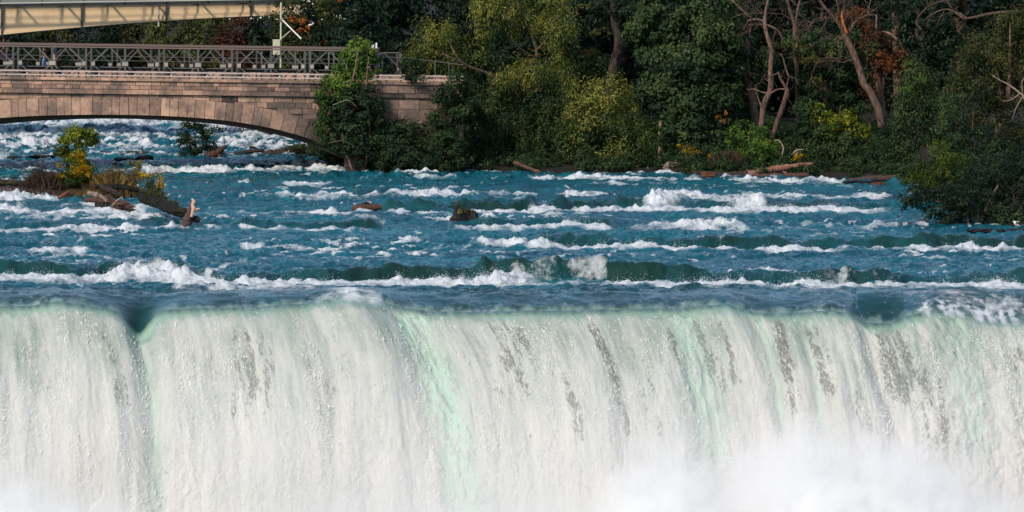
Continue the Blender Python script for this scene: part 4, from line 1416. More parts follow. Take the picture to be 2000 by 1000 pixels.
def twigs(paths, n=3, ln=26, r=.8, depth=2, seed=0):
    """adds small side branches to bare-limb paths (pixel space)"""
    rg = random.Random(seed)
    out = list(paths)

    def grow(x, y, ang, l, rr, dep):
        pts = [(x, y, rg.uniform(-.4, .4))]
        a = ang
        for k in range(3):
            a += rg.uniform(-.35, .35)
            x += math.cos(a) * l / 3; y -= math.sin(a) * l / 3
            pts.append((x, y, rg.uniform(-.8, .8)))
        out.append((pts, [rr, rr * .75, rr * .3]))
        if dep > 0:
            for k in range(rg.randint(1, 3)):
                q = pts[rg.randint(1, 3)]
                grow(q[0], q[1], a + rg.choice((-1, 1)) * rg.uniform(.4, 1.0), l * rg.uniform(.5, .75), rr * .6, dep - 1)
    for path, rad in paths:
        for k in range(n):
            i = rg.randint(1, len(path) - 1)
            f = rg.random()
            x = path[i - 1][0] * (1 - f) + path[i][0] * f; y = path[i - 1][1] * (1 - f) + path[i][1] * f
            a = math.atan2(-(path[i][1] - path[i - 1][1]), path[i][0] - path[i - 1][0])
            grow(x, y, a + rg.choice((-1, 1)) * rg.uniform(.5, 1.1), ln * rg.uniform(.6, 1.3), r, depth)
    return out


def ground_at(px, Y):
    x = (px - 1000) / F * Y
    return float(bank_z(np.array([x]), np.array([Y]))[0])


def tree(name, label, cat, Y, foot, clumps, pal, trunk=None, group=None, parts=None, z0=None, bark=None, **kw):
    g = ground_at(foot, Y) if z0 is None else z0
    b = ((foot - 1000) / F * Y, Y, g)
    r = thing(name, label, cat, b, group)
    row = YH + (HC - g) / Y * F + 4
    top = min(c[1] for c in clumps) if clumps else row - 100
    if trunk is None:
        cx = sum(c[0] * c[2] for c in clumps) / sum(c[2] for c in clumps)
        cy = sum(c[1] * c[2] for c in clumps) / sum(c[2] for c in clumps)
        w = max(1.2, .035 * (row - top))
        trunk = [([(foot, row), ((foot + cx) / 2 + 3, (row + cy) / 2), (cx, cy), (cx + 3, top)], [w, w * .8, w * .5, w * .15])]
        for c in clumps[:6]:
            trunk.append(([((foot + cx) / 2 + 3, (row + cy) / 2 - 2), ((cx + c[0]) / 2, (cy + c[1]) / 2 + c[3] * .3, .3), (c[0], c[1], (c[4] if len(c) > 4 else 0))], [w * .55, w * .4, w * .15]))
    limbs(r, trunk, Y, bark)
    if clumps:
        crown(r, clumps, Y, pal, **kw)
    for nm, cl, pl, kk in (parts or []):
        crown(r, cl, Y, pl, name=nm, **kk)
    return r


GB = 'trees of the wood behind the river'
# --- far wood behind everything: dark trees in two staggered rows (copies share their meshes)
FARC = [[(0, -10, 62, 60), (-40, 40, 50, 60), (38, 45, 55, 62), (0, 110, 62, 70), (-35, 150, 52, 50), (40, 165, 50, 48), (5, -70, 40, 40)],
        [(0, 0, 58, 75), (-30, 75, 55, 55), (36, 80, 50, 60), (-8, 140, 60, 60), (20, -60, 46, 50), (-36, -40, 36, 40), (30, 170, 44, 40)],
        [(0, 30, 70, 60), (-48, 90, 44, 50), (44, 85, 46, 55), (0, 140, 66, 60), (-15, -35, 50, 46), (26, -75, 36, 36), (-30, 170, 46, 40)]]


def copy_tree(o, loc, rotz, scale, label):
    c = o.copy(); COL.objects.link(c)
    c.location = loc; c.rotation_euler = (0, 0, rotz); c.scale = (scale,) * 3; c['label'] = label
    for ch in list(o.children):
        k = ch.copy(); COL.objects.link(k); k.parent = c
    return c


def far_proto(i, pal, label, px, Y, rowbase=205):
    cl = [(px + a, 85 + b, rx, ry) for a, b, rx, ry in FARC[i]]
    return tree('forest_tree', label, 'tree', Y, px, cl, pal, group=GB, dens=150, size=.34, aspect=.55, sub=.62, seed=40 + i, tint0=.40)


FAR = [
    # proto index, column, depth, rot, scale, label
    (0, 690, 452, None, 1, 'dark forest tree directly above the vine covered pier'),
    (1, 1010, 458, None, 1, 'dark forest tree rising behind the willow top'),
    (2, 1330, 452, None, 1, 'dark forest tree standing behind the big leafy maple'),
    (1, 780, 466, 1.1, 1.12, 'dark forest tree between the pier vines and the willow'),
    (2, 880, 470, 2.2, 1.1, 'dark forest tree behind the left arm of the willow'),
    (0, 1130, 464, .7, 1.15, 'dark forest tree behind the dark leaning trunk'),
    (2, 1215, 470, 3.5, 1.15, 'dark forest tree right of the dark leaning trunk'),
    (0, 1430, 462, 2.0, 1.1, 'dark forest tree left of the bare trees'),
    (1, 1510, 470, 4.0, 1.15, 'dark forest tree behind the pair of bare trees'),
    (2, 1590, 464, 5.2, 1.1, 'dark forest tree between the pair of bare trees and the crooked one'),
    (0, 1690, 472, 1.4, 1.15, 'dark forest tree behind the rust coloured foliage'),
    (1, 1780, 462, .4, 1.1, 'dark forest tree behind the vine draped tree'),
    (2, 1880, 458, 2.8, 1.1, 'dark forest tree behind the large shrubby tree at the right'),
    (0, 1990, 464, 4.4, 1.15, 'dark forest tree at the far right edge'),
    (1, 2100, 468, 1.9, 1.15, 'dark forest tree just past the right edge'),
    (2, 620, 478, .9, 1.1, 'dark forest tree behind the orange tinged tree'),
    (1, 560, 484, 2.7, 1.1, 'dark forest tree behind the white slanting arm'),
    (0, 960, 484, 3.3, 1.25, 'tall dark forest tree in the second row behind the willow'),
    (1, 1280, 488, 5.0, 1.3, 'tall dark forest tree in the second row behind the maple'),
    (2, 1470, 490, 1.2, 1.3, 'tall dark forest tree in the second row behind the bare trees'),
    (0, 1640, 490, 2.5, 1.3, 'tall dark forest tree in the second row behind the crooked tree'),
    (1, 1840, 486, 3.9, 1.3, 'tall dark forest tree in the second row at the right'),
    (2, 730, 492, 4.6, 1.3, 'tall dark forest tree in the second row above the bridge end'),
]
_pr = {}
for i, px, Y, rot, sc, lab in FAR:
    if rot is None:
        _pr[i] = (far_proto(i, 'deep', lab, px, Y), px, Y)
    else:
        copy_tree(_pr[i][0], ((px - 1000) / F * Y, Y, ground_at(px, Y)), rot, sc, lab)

# --- olive trees far behind the truss bridge
GL = 'trees on the far bank behind the bridges'
LEFT = [(-230, 556, 'olive', 'olive tree beyond the left frame edge behind the girder bridge', 0), (-110, 560, 'leafy', 'green tree left of the frame edge behind the girder bridge', 1),
        (10, 556, 'deep', 'dark tree under the deep end of the girder bridge', 2),
        (105, 562, 'olive', 'olive tree behind the person on the truss bridge', 0), (190, 556, 'deep', 'dark narrow gap tree between two olive trees behind the truss', 1),
        (265, 562, 'olive', 'olive tree behind the middle of the truss bridge', 2), (345, 556, 'olive', 'wide olive tree under the drain pipe of the girder bridge', 0),
        (415, 564, 'olive', 'yellowish olive tree left of the rust brown tree', 1)]
for px, Y, pal, lab, i in LEFT:
    cl = [(px + a * .85, 62 + b * .72, rx * .8, ry * .72) for a, b, rx, ry in FARC[i]]
    tree('bank_tree', lab, 'tree', Y, px, cl, pal, group=GL, dens=170, size=.30, aspect=.5, sub=.6, seed=70 + px % 37, tint0=.42 if pal == 'olive' else .5, droop=.3)
tree('rust_tree', 'rust brown tree below the right end of the girder bridge', 'tree', 500, 478,
     [(478, 58, 44, 34), (452, 80, 34, 40), (502, 84, 36, 34), (480, 112, 50, 44), (470, 150, 50, 40)], 'rust', dens=210, size=.26, sub=.5, seed=91, tint0=.30)
tree('tinged_tree', 'olive tree with orange tinged leaves behind the white arm', 'tree', 458, 590,
     [(565, 22, 40, 30), (618, 14, 46, 30), (600, 62, 42, 32), (555, 66, 28, 34), (640, 60, 26, 34), (600, 105, 46, 40), (570, 140, 40, 30)], 'olive',
     trunk=[([(640, 200), (632, 120), (615, 88), (604, 70), (596, 58)], [4, 3, 1.8, 1.4, .8]), ([(632, 120), (640, 88), (622, 40)], [2, 1.5, .6])],
     parts=[('orange_leaves', [(572, 38, 6, 9, -2.5), (590, 40, 7, 10, -2.5), (585, 60, 5, 6, -2.5), (602, 54, 4, 7, -2.5), (626, 78, 6, 14, -2.8), (640, 62, 9, 12, -2.8), (642, 82, 5, 16, -2.8), (664, 4, 7, 5, -2)], 'orange',
             dict(dens=420, size=.18, sub=.2, seed=5, depth=1.2))],
     dens=240, size=.22, sub=.42, seed=92, tint0=.30)

# --- the willow in front of the wood
tree('willow_tree', 'big pale green willow leaning over the river beside the bridge end', 'tree', 431, 1000,
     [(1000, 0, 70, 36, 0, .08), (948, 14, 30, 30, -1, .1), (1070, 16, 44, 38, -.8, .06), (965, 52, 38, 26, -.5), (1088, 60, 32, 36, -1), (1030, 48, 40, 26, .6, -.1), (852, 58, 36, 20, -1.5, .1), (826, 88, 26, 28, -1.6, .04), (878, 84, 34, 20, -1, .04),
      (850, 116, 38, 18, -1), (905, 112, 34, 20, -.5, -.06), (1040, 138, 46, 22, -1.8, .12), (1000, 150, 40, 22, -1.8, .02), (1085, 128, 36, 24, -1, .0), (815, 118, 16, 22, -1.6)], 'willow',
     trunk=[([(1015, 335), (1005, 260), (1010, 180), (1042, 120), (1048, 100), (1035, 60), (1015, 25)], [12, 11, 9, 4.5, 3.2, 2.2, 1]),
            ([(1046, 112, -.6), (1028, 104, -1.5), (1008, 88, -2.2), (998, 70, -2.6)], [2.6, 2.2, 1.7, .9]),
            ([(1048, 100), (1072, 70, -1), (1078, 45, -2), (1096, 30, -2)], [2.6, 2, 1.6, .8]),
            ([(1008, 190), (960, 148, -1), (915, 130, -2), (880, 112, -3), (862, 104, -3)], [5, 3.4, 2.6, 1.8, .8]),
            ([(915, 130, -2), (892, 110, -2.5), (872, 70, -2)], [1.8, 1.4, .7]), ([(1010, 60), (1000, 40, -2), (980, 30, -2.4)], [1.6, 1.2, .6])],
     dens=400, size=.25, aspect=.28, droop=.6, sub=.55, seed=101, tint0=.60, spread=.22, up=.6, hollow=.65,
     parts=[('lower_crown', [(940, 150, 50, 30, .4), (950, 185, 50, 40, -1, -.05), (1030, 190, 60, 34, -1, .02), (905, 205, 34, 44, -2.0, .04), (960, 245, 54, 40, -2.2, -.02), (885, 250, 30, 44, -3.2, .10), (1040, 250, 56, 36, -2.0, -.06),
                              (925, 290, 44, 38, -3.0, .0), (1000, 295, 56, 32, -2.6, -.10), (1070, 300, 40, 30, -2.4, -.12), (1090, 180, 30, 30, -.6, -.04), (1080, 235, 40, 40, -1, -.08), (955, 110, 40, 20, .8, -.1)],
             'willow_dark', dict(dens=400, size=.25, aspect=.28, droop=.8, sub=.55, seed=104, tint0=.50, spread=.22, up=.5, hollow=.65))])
tree('rounded_willow', 'olive green rounded willow low over the water right of the big willow', 'tree', 428, 1190,
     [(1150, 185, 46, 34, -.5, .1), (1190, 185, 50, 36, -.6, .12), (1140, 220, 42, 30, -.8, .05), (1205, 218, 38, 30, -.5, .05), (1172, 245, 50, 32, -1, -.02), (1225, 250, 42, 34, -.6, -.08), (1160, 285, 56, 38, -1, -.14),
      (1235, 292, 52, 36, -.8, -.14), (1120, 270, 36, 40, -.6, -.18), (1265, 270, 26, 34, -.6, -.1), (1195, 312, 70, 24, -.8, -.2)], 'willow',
     trunk=[([(1190, 336), (1185, 290), (1178, 240), (1172, 205)], [6, 5, 3, 1.2]), ([(1185, 290), (1215, 250), (1232, 235)], [3, 2, .8]), ([(1115, 315, -2.4), (1100, 300, -3), (1090, 292, -3)], [1.2, 1, .5]),
            ([(1122, 306, -2.4), (1140, 296, -3)], [1, .5])],
     dens=380, size=.20, aspect=.40, droop=.35, sub=.55, seed=102, tint0=.60, up=.6, hollow=.7, spread=.2)
tree('young_ash', 'small bluish green leafy tree tucked between the two willows', 'tree', 433, 1135,
     [(1135, 128, 34, 26, 0, .05), (1160, 112, 26, 16, -.5, .1), (1120, 150, 30, 22), (1160, 145, 24, 22)], 'leafy', dens=320, size=.26, sub=.36, seed=103, tint0=.62,
     parts=[('autumn_leaves', [(1150, 103, 18, 6, -1.4)], 'orange', dict(dens=160, size=.16, sub=.2, seed=6, tint0=.1))])

# --- shrubs at the bridge end
GS = 'shrubs along the river bank'
tree('bank_shrub', 'dark green shrub at the waterline right of the bridge pier', 'shrub', 423.5, 765,
     [(762, 312, 30, 26), (795, 300, 44, 38), (740, 282, 36, 26, .5), (835, 305, 44, 34), (775, 270, 40, 28, .8)], 'leafy', group=GS, dens=360, size=.2, sub=.4, seed=111, tint0=.34)
tree('bank_shrub', 'dark green shrub in front of the lower wing wall', 'shrub', 424.2, 850,
     [(845, 262, 44, 34), (880, 290, 44, 42), (800, 252, 34, 18), (870, 225, 32, 34, .3), (895, 190, 30, 32, .8), (880, 318, 50, 20), (890, 160, 26, 20, -.4), (868, 188, 24, 26, -.4), (905, 215, 26, 40, -.3)], 'leafy', group=GS, dens=340, size=.2, sub=.4, seed=112, tint0=.42)
tree('bank_shrub', 'small dark shrub growing over the wing wall railing', 'shrub', 424.6, 800,
     [(800, 135, 24, 22), (812, 150, 20, 12), (792, 122, 14, 12)], 'leafy', group=GS, dens=340, size=.18, sub=.3, seed=113, tint0=.2, z0=base_z(424.6) + 4.2,
     trunk=[([(802, 170), (802, 150), (800, 125)], [2, 1.6, .5])])
tree('bank_shrub', 'dark shrub on the bank below the bare right side of the bridge arch', 'shrub', 444, 598,
     [(600, 288, 26, 18), (640, 290, 28, 20), (575, 296, 18, 10)], 'olive', group=GS, dens=300, size=.2, sub=.35, seed=114, tint0=.12)


def vine_pier():
    Y = 423.9
    b = at(690, 336, Y)
    r = thing('climbing_vine', 'bright topped climbing vine smothering the bridge pier and truss end', 'vine', b)
    limbs(r, [([(690, 338), (672, 280), (668, 220), (690, 150), (700, 95)], [3, 2.4, 2, 1.6, .6]), ([(712, 330), (722, 260), (715, 180), (720, 110)], [2.6, 2, 1.6, .6])], Y, name='stem')
    crown(r, [(700, 110, 34, 28, 1.2, .16), (680, 135, 30, 30, 1.2, .02), (722, 130, 20, 30, 1.4), (655, 180, 34, 20, .4, .06), (712, 90, 12, 12, 1.2, .1), (676, 160, 40, 20, .6, .06)], Y, 'bright', name='upper_foliage',
          dens=420, size=.19, aspect=.7, sub=.32, seed=121, tint0=.60, hollow=.6)
    crown(r, [(720, 155, 18, 14, .4), (729, 140, 8, 10, .2)], Y, 'lime', name='yellowing_leaves', dens=130, size=.16, sub=.2, seed=122, tint0=.25)
    crown(r, [(690, 215, 48, 40), (645, 215, 26, 34), (725, 200, 26, 40, .3), (690, 262, 46, 34), (640, 258, 20, 34), (735, 250, 26, 36, .2), (700, 295, 34, 20), (664, 285, 14, 16)], Y, 'leafy', name='lower_foliage',
          dens=400, size=.19, aspect=.65, sub=.36, seed=123, tint0=.40, hollow=.6)
    crown(r, [(630, 200, 14, 30, -.3), (632, 245, 12, 34, -.3), (648, 280, 10, 24, -.3), (630, 165, 10, 14, -.3)], Y, 'bright', name='side_foliage', dens=260, size=.17, sub=.25, seed=124, tint0=.34, hollow=.5)
    limbs(r, twigs([([(650, 205, -2), (680, 196, -2.2), (700, 212, -2)], [.7, .6, .3]), ([(640, 280, -1.5), (670, 275, -1.8), (700, 290, -1.5)], [.6, .5, .3])], 3, 18, .4, 1, 3), Y, M_BARE, 'twigs')


vine_pier()

# --- the maple wall and dark trunk
tree('leaning_tree', 'dark leaning trunk with dry twigs at its base in the dark gap of the wood', 'tree', 441, 1185,
     [(1170, 20, 60, 36, 1), (1140, 60, 40, 40, 2), (1230, 30, 44, 30, 0)], 'deep',
     trunk=[([(1180, 330), (1190, 200), (1192, 155), (1206, 110), (1208, 75), (1200, 40), (1196, 0), (1180, -40)], [9, 9, 9, 11, 9, 7, 6, 5]), ([(1207, 100, -.5), (1196, 106, -.8), (1195, 116, -.9)], [2, 1.8, 1]),
            ([(1196, 30), (1178, 10), (1172, -10)], [3, 2, 1.4])],
     bark=M_DARKTRUNK, dens=260, size=.26, sub=.45, seed=131, tint0=.5, parts=[('dry_leaves', [(1165, 62, 18, 8, -1.5), (1185, 60, 10, 8, -1.5), (1140, 10, 14, 6, -1.5), (1270, 20, 7, 3, -2.4)], 'olive', dict(dens=200, size=.18, sub=.25, seed=7, tint0=.5))])
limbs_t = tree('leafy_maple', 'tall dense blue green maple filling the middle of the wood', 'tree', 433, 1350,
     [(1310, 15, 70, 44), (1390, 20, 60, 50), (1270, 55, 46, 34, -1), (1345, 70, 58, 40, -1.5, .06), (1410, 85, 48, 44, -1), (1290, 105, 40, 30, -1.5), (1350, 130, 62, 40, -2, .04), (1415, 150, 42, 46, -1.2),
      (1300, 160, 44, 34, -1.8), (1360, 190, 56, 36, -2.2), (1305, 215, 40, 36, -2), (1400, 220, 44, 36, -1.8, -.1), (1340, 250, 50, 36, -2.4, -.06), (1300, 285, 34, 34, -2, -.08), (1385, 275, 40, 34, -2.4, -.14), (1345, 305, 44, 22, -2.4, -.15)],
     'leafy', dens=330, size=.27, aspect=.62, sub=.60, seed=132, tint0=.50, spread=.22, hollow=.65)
tree('vine_stump', 'broken stem wrapped in small leaves beside the leafy maple', 'stump', 426, 1290, [(1290, 262, 10, 34, -1), (1286, 285, 18, 26, -1)], 'bright',
     trunk=[([(1290, 332), (1289, 280), (1290, 236)], [5, 4.5, 3])], dens=240, size=.17, sub=.25, seed=133, tint0=.18)

# --- bare trees
GT = 'bare trees in front of the dark wood'
BARE1 = [([(1487, 252), (1492, 205), (1505, 175), (1505, 140), (1507, 100), (1500, 75), (1494, 50), (1495, 25), (1500, 0), (1503, -20)], [5.5, 6, 5.5, 5, 4.5, 4, 3.8, 3, 2.4, 2]),
         ([(1494, 46), (1488, 40), (1470, 38), (1459, 42)], [2.6, 2.6, 2.4, 1.6]), ([(1468, 36), (1450, 20), (1430, 0), (1420, -15)], [2.2, 2, 1.8, 1.4]),
         ([(1494, 48), (1475, 47), (1462, 48)], [1.6, 1.3, .8]), ([(1496, 48), (1515, 56), (1524, 68), (1530, 78)], [2.2, 1.8, 1.6, 1]), ([(1495, 27), (1460, 26), (1430, 34)], [1.3, 1.1, .6])]
r = tree('bare_tree', 'tall bare tree with crooked trunk, left one of the leafless pair', 'tree', 430, 1487, [], 'leafy', trunk=twigs(BARE1, 5, 30, .65, 2, 21), group=GT)
BARE2 = [([(1508, 275), (1516, 245), (1530, 205), (1537, 180), (1536, 172), (1525, 155), (1520, 140)], [4.5, 5, 5, 4.5, 3.5, 2.6, 1.6]),
         ([(1535, 174), (1518, 175), (1505, 182), (1488, 180), (1472, 174), (1460, 176)], [2, 1.8, 1.8, 1.6, 1.2, .7]), ([(1505, 182), (1498, 195), (1488, 205)], [1.3, 1, .6]),
         ([(1536, 170), (1540, 155), (1544, 150), (1556, 155), (1558, 166)], [1.8, 1.6, 1.3, 1, .6]), ([(1541, 152), (1534, 130), (1530, 115), (1525, 105)], [1.8, 1.5, 1.2, .7]),
         ([(1521, 142), (1508, 148), (1496, 155)], [1.5, 1.2, .8]), ([(1540, 178), (1541, 188), (1537, 196)], [1.4, 1.1, .6]),
         ([(1487, 207, -1), (1480, 190), (1475, 165)], [1.6, 1.4, .8])]
tree('bare_tree', 'shorter bare tree with curled branches, right one of the leafless pair', 'tree', 429, 1508, [], 'leafy', trunk=twigs(BARE2, 3, 18, .5, 1, 22), group=GT)
BARE3 = [([(1560, 260), (1556, 130), (1553, 75), (1553, 55), (1548, 35), (1542, 15), (1535, -10)], [5, 5, 5, 4.6, 3.2, 2.6, 2]), ([(1553, 52), (1556, 30), (1562, 0), (1563, -15)], [3, 2.4, 2, 1.6]),
         ([(1548, 40), (1535, 32), (1525, 27), (1495, 26)], [1.6, 1.3, 1.1, .6])]
tree('bare_tree', 'grey forked bare tree behind the leafless pair', 'tree', 437, 1560, [], 'leafy', trunk=twigs(BARE3, 6, 34, .6, 2, 23), group=GT)
BARE4 = [([(1722, 250), (1716, 215), (1700, 180), (1688, 165), (1680, 140), (1670, 110), (1658, 85), (1650, 65)], [7, 7.5, 7.5, 7, 6.5, 6.5, 6.5, 7]),
         ([(1650, 66), (1640, 48), (1625, 30), (1606, 8), (1598, -10)], [6, 4, 3.2, 2.6, 2]), ([(1655, 66), (1664, 55), (1668, 46), (1680, 36), (1695, 30), (1708, 28)], [4, 3.4, 3.2, 2.6, 2, 1]),
         ([(1695, 30), (1697, 15), (1702, -5)], [1.8, 1.5, 1]), ([(1625, 34), (1610, 38), (1585, 46), (1565, 60)], [1.7, 1.4, 1.1, .7]), ([(1634, 42), (1638, 20), (1632, -5)], [2.4, 2, 1.4]),
         ([(1651, 70), (1644, 76), (1640, 74)], [3, 2.4, 1.4]), ([(1673, 120), (1660, 117), (1645, 122), (1632, 114), (1612, 113), (1600, 116)], [1.8, 1.6, 1.4, 1.3, 1, .5]),
         ([(1648, 60), (1648, 25), (1650, -10)], [2.6, 2, 1.4])]
r = tree('crooked_tree', 'tall crooked tree with orange lit fork and bare twigs', 'tree', 429, 1722, [], 'leafy', trunk=twigs(BARE4, 7, 34, .7, 2, 24))
limbs(r, [([(1655, 66, -.3), (1648, 50, -.4), (1645, 35, -.4), (1644, 25, -.3)], [3.2, 3, 2.4, 1.6])], 429, M_SUNLITBARK, 'sunlit_limb')  # orange sunlight on the fork painted as a limb of its own
tree('grey_tree', 'straight grey trunk standing in shade behind the rust foliage', 'tree', 446, 1752, [], 'deep', trunk=[([(1756, 320), (1753, 150), (1750, 60), (1748, -30)], [9, 8, 8, 8])])

# --- understorey with leaves between the bare trees
tree('understorey_tree', 'dark green layered maple between the leafless pair and the crooked tree', 'tree', 437, 1600,
     [(1590, 85, 52, 24, -1, .12), (1640, 95, 40, 30, -1, .06), (1600, 130, 46, 22), (1645, 145, 46, 26), (1625, 185, 50, 30), (1580, 165, 34, 18), (1560, 100, 30, 26, .8), (1660, 210, 40, 26)], 'leafy', dens=280, size=.28, sub=.42, seed=141, tint0=.48,
     parts=[('turning_leaves', [(1582, 118, 30, 7, -2.6), (1620, 104, 12, 5, -2.6), (1600, 158, 16, 7, -2.6), (1565, 90, 14, 7, -2.6)], 'olive', dict(dens=240, size=.2, sub=.25, seed=8, tint0=.7))])
tree('understorey_tree', 'small light green leafy tree behind the shorter leafless trunk', 'tree', 434, 1480,
     [(1480, 140, 34, 22, 0, .15), (1500, 115, 28, 18), (1455, 125, 24, 26, .5, -.1), (1490, 90, 34, 22, 1, -.1), (1440, 60, 40, 40, 1.5, -.1), (1450, 190, 34, 40, 1), (1425, 240, 40, 40, 1, -.1)], 'leafy', dens=250, size=.25, sub=.4, seed=142, tint0=.6)
tree('rust_tree', 'rust and orange leaved tree right of the crooked trunk', 'tree', 440, 1725,
     [(1725, 110, 40, 26, -1), (1705, 80, 30, 30), (1750, 130, 26, 26, -1), (1700, 150, 30, 30, .5, -.1), (1720, 185, 36, 30, 1, -.2), (1668, 28, 30, 16, -3, .2), (1690, 45, 20, 14, -3, .1)], 'rust', dens=250, size=.22, sub=.35, seed=143, tint0=.42,
     parts=[('orange_leaves', [(1722, 112, 26, 12, -3.4), (1742, 130, 16, 10, -3.4), (1703, 102, 14, 7, -3.4), (1680, 22, 16, 8, -4)], 'orange', dict(dens=210, size=.18, sub=.25, seed=9, tint0=.15)),
            ('olive_leaves', [(1700, 95, 26, 18, -3.2), (1690, 140, 20, 40, -3.0)], 'olive', dict(dens=220, size=.22, sub=.3, seed=10, tint0=.35))])
tree('dark_maple', 'dark maple right of the crooked tree under the bare branch', 'tree', 445, 1790,
     [(1700, 60, 36, 30, 1), (1790, 70, 46, 40), (1820, 30, 46, 40), (1850, 80, 40, 40), (1800, 115, 40, 30), (1770, 20, 36, 40)], 'deep', dens=260, size=.26, sub=.42, seed=144, tint0=.66)

# --- shrubs of the right bank
tree('bank_shrub', 'bright green shrub left of the leafless pair at the waterline', 'shrub', 423, 1470,
     [(1465, 262, 34, 28, 0, .08), (1490, 290, 34, 28, -.5, .10), (1440, 275, 28, 28, .3, -.05), (1425, 300, 36, 28, .3, -.2), (1480, 315, 44, 20, -.5), (1500, 305, 20, 26, -.5, .04)], 'bright', group=GS, dens=380, size=.18, sub=.32, seed=151, tint0=.52,
     parts=[('yellow_leaves', [(1497, 278, 8, 6, -2), (1448, 298, 6, 3, -2), (1422, 276, 7, 5, -2)], 'lime', dict(dens=320, size=.16, sub=.16, seed=11, tint0=.6))])
tree('bank_shrub', 'dark shrub with tiny orange leaves behind the goldenrod', 'shrub', 425.5, 1385,
     [(1390, 300, 40, 34), (1355, 310, 34, 26), (1410, 330, 40, 14)], 'leafy', group=GS, dens=320, size=.2, sub=.36, seed=152, tint0=.25,
     parts=[('orange_leaves', [(1400, 228, 5, 4, -3), (1412, 235, 5, 4, -3), (1419, 220, 4, 4, -3)], 'orange', dict(dens=300, size=.15, sub=.14, seed=12))])
tree('bank_shrub', 'large dark green shrub under the yellow leaves on the right bank', 'shrub', 424, 1640,
     [(1590, 245, 36, 46, .3), (1600, 295, 40, 34), (1650, 290, 50, 38, -.5), (1700, 300, 42, 34), (1620, 320, 50, 22), (1690, 325, 50, 18), (1580, 210, 28, 24, .5)], 'leafy', group=GS, dens=340, size=.22, sub=.38, seed=153, tint0=.52)
tree('yellowing_shrub', 'yellow green leaved shrub lit up above the dark shrub', 'shrub', 424.6, 1630,
     [(1600, 222, 24, 18, -.6, -.05), (1640, 240, 36, 18, -1, .05), (1680, 255, 26, 18, -1), (1625, 258, 20, 20, -.8, -.15), (1660, 230, 26, 14, -.6, .05), (1600, 205, 12, 10, -.6)], 'lime', dens=330, size=.19, sub=.26, seed=154, tint0=.52, hollow=.3)


def grass_tuft(name, label, cat, px, py, w, h, Y, pal, n, lean=.25, kind=None, seed=0, group=None, z0=None, wid=.02):
    rng = np.random.default_rng(seed)
    s = Y / F
    c = at(px, py, Y)
    bx = c[0] + rng.normal(0, .5, n) * w * s; by = Y + rng.normal(0, .35, n) * min(w * s, 2.2)
    zb = np.full(n, c[2]) if z0 is None else z0(bx, by)
    H = h * s * rng.uniform(.5, 1.1, n) * np.exp(-((bx - c[0]) / (w * s)) ** 2)
    dx = rng.normal(0, lean, n) * H; dy = rng.normal(0, lean, n) * H
    a = rng.uniform(0, math.pi, n); W = wid * rng.uniform(.6, 1.4, n)
    ox, oy = np.cos(a) * W, np.sin(a) * W
    z = zb - .05
    V = np.stack([np.stack([bx - ox, by - oy, z], -1), np.stack([bx + ox, by + oy, z], -1),
                  np.stack([bx + dx * .4 + ox * .7, by + dy * .4, z + H * .62], -1), np.stack([bx + dx, by + dy, z + H], -1)], 1).reshape(-1, 3)
    o = mesh(name, V, np.arange(n * 4).reshape(-1, 4), LM[pal], smooth=False, face_attrs={'tint': rng.uniform(.1, .95, n)})
    if kind: o['kind'] = kind
    else: tag(o, label, cat, group)
    return o


grass_tuft('grass_clump', 'soft green tall grass clump at the waterline of the right bank', 'grass', 1650, 347, 46, 26, 420, 'grass', 4200, .16, seed=5, wid=.012)
grass_tuft('reed_clump', 'dry brown reeds and stems by the low shore log', 'reeds', 1420, 341, 46, 50, 421.5, 'brown', 1500, .16, seed=6, wid=.008)

def undergrowth():
    rng = np.random.default_rng(77)
    n = 330
    xs_ = rng.uniform(-12.5, 32, n); VV = []; TT = []
    cl = []
    for x in xs_:
        far_ = rng.random() < .62
        Ys_ = float(shore_Y(x)) + (rng.uniform(5, 34) if far_ else rng.uniform(.3, 5.0))
        z = float(bank_z(np.array([x]), np.array([Ys_]))[0])
        w_ = rng.uniform(.5, 1.1) * (1.7 if far_ else 1); h_ = rng.uniform(.3, .75) * (1.8 if far_ else 1)
        s_ = Ys_ / F
        cl.append((1000 + x / s_, YH + (HC - z - h_ * .45) / s_, w_ / s_, h_ / s_, Ys_ - 420))
    V, Fc, T = leaves(cl, 420, dens=330, size=.18, sub=.3, seed=78, tint0=.42, hollow=.3)
    o = mesh('bank_undergrowth', V, Fc, LM['leafy'], smooth=False, face_attrs={'tint': T})
    o['kind'] = 'stuff'


undergrowth()

# --- vine draped tree and the big right-hand mass
tree('vine_draped_tree', 'vine draped tree with bright tips between the crooked tree and the right shrubs', 'tree', 420, 1790,
     [(1785, 140, 30, 22, 0, .22), (1805, 160, 40, 26, 0, .10), (1770, 185, 34, 30, 0, -.02), (1815, 195, 40, 34), (1780, 225, 42, 40, -.5), (1830, 240, 34, 40, -.3, .05), (1770, 275, 38, 40, -.5, -.1), (1815, 285, 36, 36, -.5), (1760, 315, 34, 26, -.4, -.16), (1800, 322, 44, 22, -.4, -.16)],
     'leafy', dens=330, size=.22, aspect=.4, droop=.6, sub=.38, seed=161, tint0=.56,
     parts=[('bright_tip', [cl_], 'bright', dict(dens=260, size=.17, sub=.2, seed=13, tint0=.62)) for cl_ in ((1770, 122, 18, 5, -1.8), (1762, 173, 20, 4, -2), (1795, 155, 10, 5, -2), (1840, 215, 10, 30, -2.2))])
